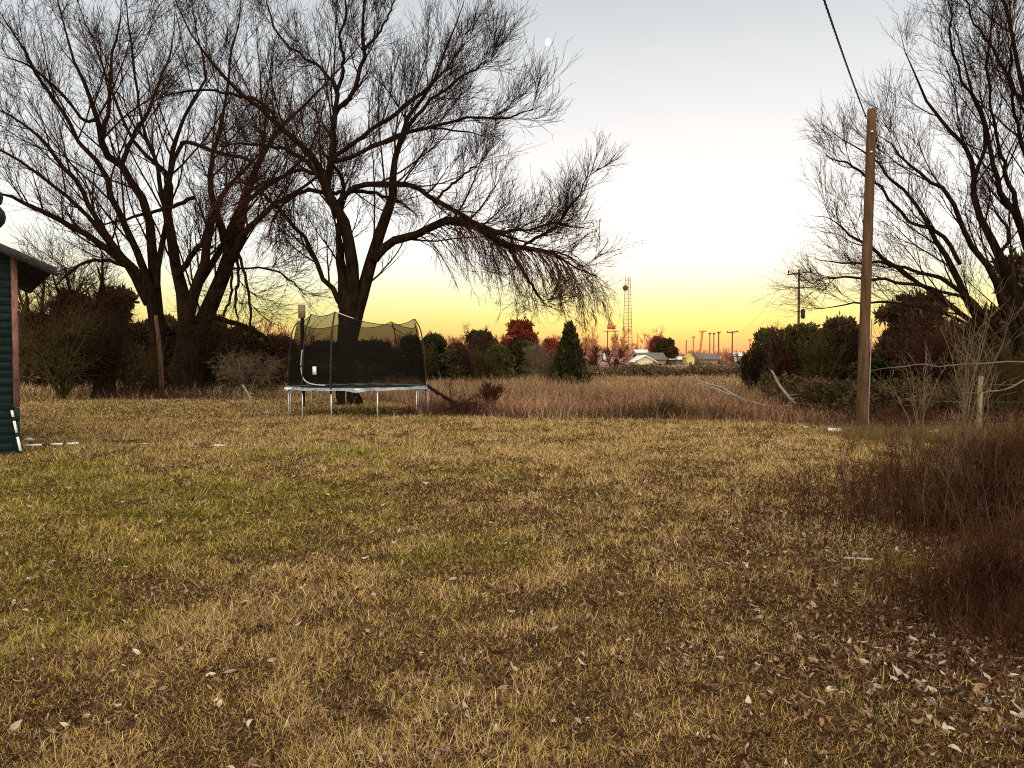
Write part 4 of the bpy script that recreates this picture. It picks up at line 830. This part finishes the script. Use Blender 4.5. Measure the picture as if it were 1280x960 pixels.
# ------------------------------------------------------------------ far background
# distant leafless wood behind the houses
g = Geo(); 
def wood(x0, x1, y0, y1, n, hmin, hmax, K=(9, 5), rm=.0):
    x = x0+(x1-x0)*rng.random(n); y = y0+(y1-y0)*rng.random(n); h = hmin+(hmax-hmin)*rng.random(n)*fbm(x, y, 14, 71, 2)*1.5; h = h*np.where(x/y > .205, .45, 1); zz = np.linspace(0, 1, 6)
    P = np.stack([x[:, None]+(rng.normal(size=n)*.06*h)[:, None]*zz, y[:, None]+0*zz, -2.3+h[:, None]*zz*.8], -1); R = (h*.022)[:, None]*(1-.8*zz)[None]
    out = [(P, R)]; L = .32*(hmin+hmax)/2
    for kk in K:
        P, R = spawn(P, R, kk, L, .65, .3, 4, t0=.2, rf=.5, rmin=.045, wob=.12); out.append((P, R)); L *= .5
    return out
for P, R in wood(-85, 75, 185, 260, 330, 8, 14, (9, 6, 4)): g.tubes(P, R, 3)
for P, R in wood(-200, 260, 280, 420, 420, 7, 11, (9, 6)): g.tubes(P, R, 3)
o = g.build('far_woods', 'far_twig', None); tag(o, 'red-brown leafless wood along the horizon, haze glow put into its colour', None, kind='stuff')
mass('far_scrub', -90, 120, 165, 190, 3.2, 16000, .8, [(.16, .10, .06), (.12, .10, .055), (.20, .11, .07), (.09, .07, .04)])
mass('far_scrub', -300, 300, 300, 330, 5.0, 12000, 1.6, [(.20, .10, .06), (.16, .09, .055)])
def far_pole(label, px, Y, tp, arm=2.4, wpx=None, tr=False, lean=0, mt='pole_far'):
    x = X_at(px, Y); zb = float(H(x, Y)); zt = float(W(px, tp, Y)[2]); t = empty('power_pole', (x, Y, zb), label, 'utility pole'); r = max(.14, (wpx or 2)*.5*Y/F)
    tube_obj('shaft', [(x-lean, Y, zb-.2), (x, Y, zt)], [r, r*.75], mt, t, 8)
    if arm:
        g = Geo(); rr = max(.06, Y*.0006); g.tubes(np.array([(x-arm/2, Y-.12, zt-.06*arm-.35), (x+arm/2, Y-.12, zt+.06*arm-.35)]), np.array([rr, rr]), 4, True); g.build('crossarm', mt, t)
        for q in (-.45, .42): tube_obj('insulator', [(x+arm*q, Y-.12, zt-.3+q*.2), (x+arm*q, Y-.12, zt+.05+q*.2)], rr*.9, mt, t, 6)
        for q in (-.25, .25): tube_obj('brace', [(x, Y-.1, zt-.95), (x+arm*q, Y-.1, zt-.38)], rr*.4, mt, t, 4)
    if tr: tube_obj('transformer', [(x+r+.22, Y-.05, zt-4.6), (x+r+.24, Y-.05, zt-4.5), (x+r+.24, Y-.05, zt-3.8), (x+r+.22, Y-.05, zt-3.7)], [.15, .2, .2, .12], 'black_rubber', t, 10)
    return (x, Y, zt)
pA = far_pole('crossarm power pole with a transformer, above the right-hand bushes', 997.5, 70, 337, 2.35, 2.6, True)
P5 = [far_pole('crossarm power pole standing right of the distant poles', 915, 200, 413.5, 3.0, 2.0),
      far_pole('thin distant power pole left of the crossarm one', 898, 215, 414.5, .9, 2),
      far_pole('slim distant pole in the middle of the far group', 892, 250, 416, .8, 1.6),
      far_pole('slim distant pole right of the thick red one', 887, 255, 416, .8, 1.6),
      far_pole('thick leaning reddish distant pole', 878, 230, 413, 2.2, 3.4, lean=1.6, mt='far_red'),
      far_pole('short reddish distant pole beside the thick leaning one', 866.5, 235, 420.5, .8, 2.2, mt='far_red'),
      far_pole('shortest distant pole above the yellow hut', 857.5, 220, 425, 0, 1.6),
      far_pole('stubby distant pole right of the lattice tower foot', 797, 260, 417, 0, 1.8, mt='far_red'),
      far_pole('faint distant pole at the edge of the right-hand bushes', 937, 300, 424, 1.2, 1.6, mt='far_red')]
def wires(a, b, label, sag=1.2, n=2):
    for q in range(n):
        o_ = (q-.5)*1.7; s = np.linspace(0, 1, 24)[:, None]; A = np.array(a)+[o_, 0, -.1]; B = np.array(b)+[o_, 0, -.1]; P = A*(1-s)+B*s; P[:, 2] -= 4*sag*(s*(1-s))[:, 0]
        tag(tube_obj('overhead_wire', P, .018, 'cable', None, 4), label[q], 'wire')
wires(pA, P5[0], ['lower left overhead wire between the transformer pole and the distant crossarm pole', 'right overhead wire between the transformer pole and the distant crossarm pole'], 2.5)
# lattice tower
Yt = 400.; xt0 = X_at(784.5, Yt); zt = float(W(784, 346, Yt)[2]); t = empty('lattice_tower', (xt0, Yt, -2.2), 'tall slender lattice radio tower with a round dish near its top', 'tower'); 
g = Geo(); cs = []
for k in range(3):
    a = k*2.094+.5; g.tubes(np.array([[xt0+3.6*math.cos(a), Yt+3.6*math.sin(a), -2.5], [xt0+1.5*math.cos(a), Yt+1.5*math.sin(a), zt]]), np.array([.22, .18]), 6, True)
    cs.append(a)
for i in range(26):
    f0, f1 = i/26, (i+1)/26; z0 = -2.5+(zt+2.5)*f0; z1 = -2.5+(zt+2.5)*f1; r0 = 3.6-2.1*f0; r1 = 3.6-2.1*f1
    for k in range(3):
        a, b_ = cs[k], cs[(k+1) % 3]
        g.tubes(np.array([[xt0+r0*math.cos(a), Yt+r0*math.sin(a), z0], [xt0+r1*math.cos(b_), Yt+r1*math.sin(b_), z1]]), np.array([.07, .07]), 4)
        g.tubes(np.array([[xt0+r0*math.cos(a), Yt+r0*math.sin(a), z0], [xt0+r0*math.cos(b_), Yt+r0*math.sin(b_), z0]]), np.array([.06, .06]), 4)
g.build('mast', 'tower_steel', t)
zd = float(W(780, 360.5, Yt)[2]); g = Geo(); a = np.linspace(0, 1.5, 6); dx = X_at(780.5, Yt)
g.tubes(np.stack([np.full(6, dx), Yt-2.2-1.0*np.sin(a), np.full(6, zd)], -1), 1.5*np.cos(a)+.02, 16, True); g.build('dish', 'pole_far', t, True)
# elevated sign structure (reddish) by the tower
xs = X_at(764, 240.); t = empty('sign_tower', (xs, 240, -2.2), 'reddish raised platform sign on posts left of the lattice tower', 'sign'); zc = float(W(764, 409, 240)[2])
g = Geo(); g.box((xs, 240, zc), (2.6, .8, 1.3)); g.box((xs, 240, zc-1.3), (5.0, .6, .25)); g.box((xs-.4, 240, zc+1.0), (1.4, .7, .5)); g.build('panel', 'far_red', t)
for q in (-1.2, 1.2): tube_obj('post', [(xs+q, 240, -2.4), (xs+q, 240, zc-1)], .18, 'pole_far', t, 6)
# houses
def house(label, px0, px1, Y, eave_px, ridge_px, roof, wall, dep=8, gable=False, name='house', ov=.4, zb=-2.25, extras=()):
    x0, x1 = X_at(px0, Y), X_at(px1, Y); ze = float(W(0, eave_px, Y)[2]); zr = float(W(0, ridge_px, Y)[2]); t = empty(name, ((x0+x1)/2, Y, zb), label, 'house' if name == 'house' else name.split('_')[-1])
    g = Geo(); bm = bmesh.new()
    if gable: V = [(x0, Y, zb), (x1, Y, zb), (x1, Y, ze), ((x0+x1)/2, Y, zr-.1), (x0, Y, ze)]; V += [(a, Y+dep, c) for a, b, c in V]
    else: V = [(x0, Y, zb), (x0, Y+dep, zb), (x0, Y+dep, ze), (x0, Y+dep/2, zr-.1), (x0, Y, ze)]; V += [(x1, b, c) for a, b, c in V]
    vs = [bm.verts.new(v) for v in V]
    for f in ([0, 1, 2, 3, 4], [9, 8, 7, 6, 5], [0, 5, 6, 1], [1, 6, 7, 2], [0, 4, 9, 5]): bm.faces.new([vs[i] for i in f])
    me = bpy.data.meshes.new('wall'); bmesh.ops.recalc_face_normals(bm, faces=bm.faces); bm.to_mesh(me); bm.free(); link('wall', me, wall, t)
    g = Geo()
    if gable:
        xm = (x0+x1)/2; k_ = (zr-ze)/(xm-x0)
        for ex, s in ((x0-ov, -1), (x1+ov, 1)):
            v = []
            for yy in (Y-ov, Y+dep+ov): v += [[xm, yy, zr], [ex, yy, ze-ov*k_], [ex, yy, ze-ov*k_+.18], [xm, yy, zr+.18]]
            g.add(v, [[0, 1, 2, 3], [7, 6, 5, 4], [0, 4, 5, 1], [3, 2, 6, 7], [1, 5, 6, 2]])
    else:
        k_ = (zr-ze)/(dep/2)
        for ey in (Y-ov, Y+dep+ov):
            v = []
            for xx in (x0-ov, x1+ov): v += [[xx, Y+dep/2, zr], [xx, ey, ze-ov*k_], [xx, ey, ze-ov*k_+.18], [xx, Y+dep/2, zr+.18]]
            g.add(v, [[0, 1, 2, 3], [7, 6, 5, 4], [0, 4, 5, 1], [3, 2, 6, 7], [1, 5, 6, 2]])
    g.build('roof', roof, t)
    for kind, a, b, c, d, m_ in extras:      # flush openings set proud of the wall: fractions of the front
        g = Geo(); xa, xb = x0+(x1-x0)*a, x0+(x1-x0)*b; za, zb_ = zb+(ze-zb)*c, zb+(ze-zb)*d
        g.box(((xa+xb)/2, Y-.03, (za+zb_)/2), (xb-xa, .08, zb_-za)); g.build(kind, m_, t)
    return t
W_ = lambda a, b: ('window', a, b, .4, .78, 'window')
h1 = house('long low brick house with a brown roof and small chimney, right of the lone cedar', 728, 801, 150, 458.5, 447, 'roof_brown', 'brick_far', 9, extras=(W_(.1, .2), W_(.35, .45), ('door', .55, .62, 0, .75, 'wall_cream'), ('garage_door', .7, .95, 0, .8, 'roof_white')))
g = Geo(); g.box((X_at(754, 153), 153.2, float(W(0, 447, 153)[2])), (.9, .8, 1.7)); g.build('chimney', 'wall_cream', h1)
house('small pale yellow house with a bright gable facing the field', 794.5, 819, 146, 451.8, 445, 'roof_white', 'wall_yellow', 9, True, extras=(('window', .05, .22, .35, .75, 'window'), ('door', .42, .58, 0, .72, 'wall_cream'), ('window', .78, .95, .35, .75, 'window')))
house('house with a grey-green roof behind the yellow gable', 800, 832, 160, 449.5, 441.5, 'roof_grey', 'brick_far', 9, extras=(W_(.7, .85),))
house('distant white-roofed building peeking over the grey-green roof', 797, 811, 190, 442, 437.5, 'roof_white', 'wall_cream', 8, extras=(W_(.2, .4),))
house('peach-roofed house behind the rusty tree and lone cedar', 655, 694, 130, 455.5, 440, 'roof_peach', 'wall_cream', 9, extras=(W_(.1, .25), W_(.6, .75)))
house('brown house between the peach-roofed one and the brick one', 668, 722, 175, 452, 443, 'roof_brown', 'brick_far', 9, extras=(W_(.3, .4),))
house('long low shed with a pale flat-looking roof below the round dark tree', 838, 856, 170, 449.5, 446.5, 'roof_white', 'brick_far', 7, extras=(W_(.2, .4),))
house('small bright yellow hut among the distant poles', 858, 868, 165, 447.5, 443, 'paint_yellow', 'paint_yellow', 4, True, name='yellow_hut', ov=.1, extras=(('window', .3, .7, .5, .8, 'window'),))
house('low dark roofed house right of the yellow hut', 874, 897, 168, 449, 442.5, 'roof_grey', 'brick_far', 8, extras=(W_(.2, .35), W_(.6, .75)))
house('white building at the foot of the distant crossarm pole', 901, 912, 190, 450, 446.5, 'roof_white', 'wall_cream', 7, extras=(W_(.3, .6),))
house('farthest white building left of the right-hand bushes', 917, 929, 210, 445, 441, 'roof_white', 'wall_cream', 7, extras=(W_(.3, .6),))
evergreen('rr', 'round_tree', 'small rusty round tree top just behind the wide dark one', 822, 185, 421, 30, drop=0)
evergreen('rt', 'round_tree', 'broad dark round tree right of the yellow gabled house', 832, 172, 424, 42, drop=0)
for px, Y, tp, wp, lb in [(700, 135, 430, 30, 'brownish leafless tree behind the lone cedar'), (742, 130, 430, 36, 'brown leafless tree before the brick house roof'), (768, 132, 434, 34, 'bare brown tree in front of the brick house'),
                          (772, 240, 396, 24, 'tall bare tree beside the sign structure, tinted with orange glow'), (345, 120, 388, 44, 'orange-lit bare tree between the big tree and the net'), (560, 110, 410, 44, 'orange-lit bare tree above the bushes right of the net'), (590, 115, 404, 40, 'taller bare tree above the bushes, tinted with orange glow'), (735, 230, 408, 26, 'distant bare tree just right of the lone cedar tip')]:
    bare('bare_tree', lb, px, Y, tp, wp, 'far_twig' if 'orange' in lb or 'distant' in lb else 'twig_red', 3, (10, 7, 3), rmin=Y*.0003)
# long board fence
YF = 85.; zf = float(H(20., YF)); t = empty('board_fence', (X_at(882, YF), YF, zf), 'long weathered board fence in front of the distant buildings', 'fence')
x0, x1 = X_at(831, YF), X_at(933, YF); g = Geo(); x_ = x0
while x_ < x1: g.box((x_, YF, zf+1.02+rng.normal()*.02), (.135, .03, 1.95)); x_ += .145
g.build('boards', 'fence_wood', t)
x_ = x0
while x_ < x1+.1: gg = Geo(); gg.box((x_, YF+.1, zf+.95), (.12, .12, 2.1)); gg.build('post', 'fence_wood', t); x_ += 2.35
# a far parked van
def van(px, Y, col, label):
    x = X_at(px, Y); zb = float(H(x, Y)); t = empty('parked_van', (x, Y, zb), label, 'van'); g = Geo(); 
    bm = bmesh.new(); pr = [(-2.3, .35), (2.3, .35), (2.35, 1.0), (1.6, 1.15), (1.0, 1.95), (-2.2, 2.0), (-2.35, 1.0)]
    a = [bm.verts.new((x+p, Y-.9, zb+q)) for p, q in pr]; b = [bm.verts.new((x+p, Y+.9, zb+q)) for p, q in pr]; bm.faces.new(a); bm.faces.new(b[::-1])
    for i in range(7): bm.faces.new([a[i], b[i], b[(i+1) % 7], a[(i+1) % 7]])
    bmesh.ops.recalc_face_normals(bm, faces=bm.faces); me = bpy.data.meshes.new('body'); bm.to_mesh(me); bm.free(); link('body', me, col, t)
    for q in (-1.5, 1.5):
        tube_obj('wheel', [(x+q, Y-.93, zb+.34), (x+q, Y-.7, zb+.34)], .34, 'black_rubber', t, 14)
    g.box((x+.1, Y-.91, zb+1.5), (2.4, .03, .5)); g.build('window', 'window', t)
van(921, 150, 'white', 'white van parked beyond the end of the board fence')
# moon
mo = W(685, 53, 3000); bm = bmesh.new(); bmesh.ops.create_uvsphere(bm, u_segments=24, v_segments=16, radius=13.5); me = bpy.data.meshes.new('moon'); bm.to_mesh(me); bm.free()
for p in me.polygons: p.use_smooth = True
o = link('moon', me, 'moon'); o.location = mo; o.scale = (.85, .85, 1.1); o.rotation_euler = (0, .4, 0); tag(o, 'small bright white moon in the pale sky', 'moon')
from collections import defaultdict
by = defaultdict(list)
for o in COL.objects:
    if o.parent is None and o.get('category') and not o.get('kind'): by[o.name.split('.')[0]].append(o)
GN = {'cedar_tree': 'dark cedars around the field', 'evergreen_bush': 'evergreen bushes around the field', 'brown_bush': 'brown bushes in the thickets', 'bare_tree': 'leafless trees', 'bare_shrub': 'leafless shrubs',
      'power_pole': 'power poles in the distance', 'house': 'houses beyond the field', 'fallen_branch': 'dead branches on the ground', 'bare_branch': 'pale bare branches at the right edge', 'paper_scrap': 'scraps on the lawn',
      'striped_pole': 'banded poles by the shed', 'overhead_wire': 'overhead wires', 'sapling': 'saplings at the fence', 'red_leaf_tree': 'trees with rusty leaves', 'round_tree': 'round trees by the houses'}
for k, v in by.items():
    if len(v) > 1 and k in GN:
        for o in v: o['group'] = GN[k]
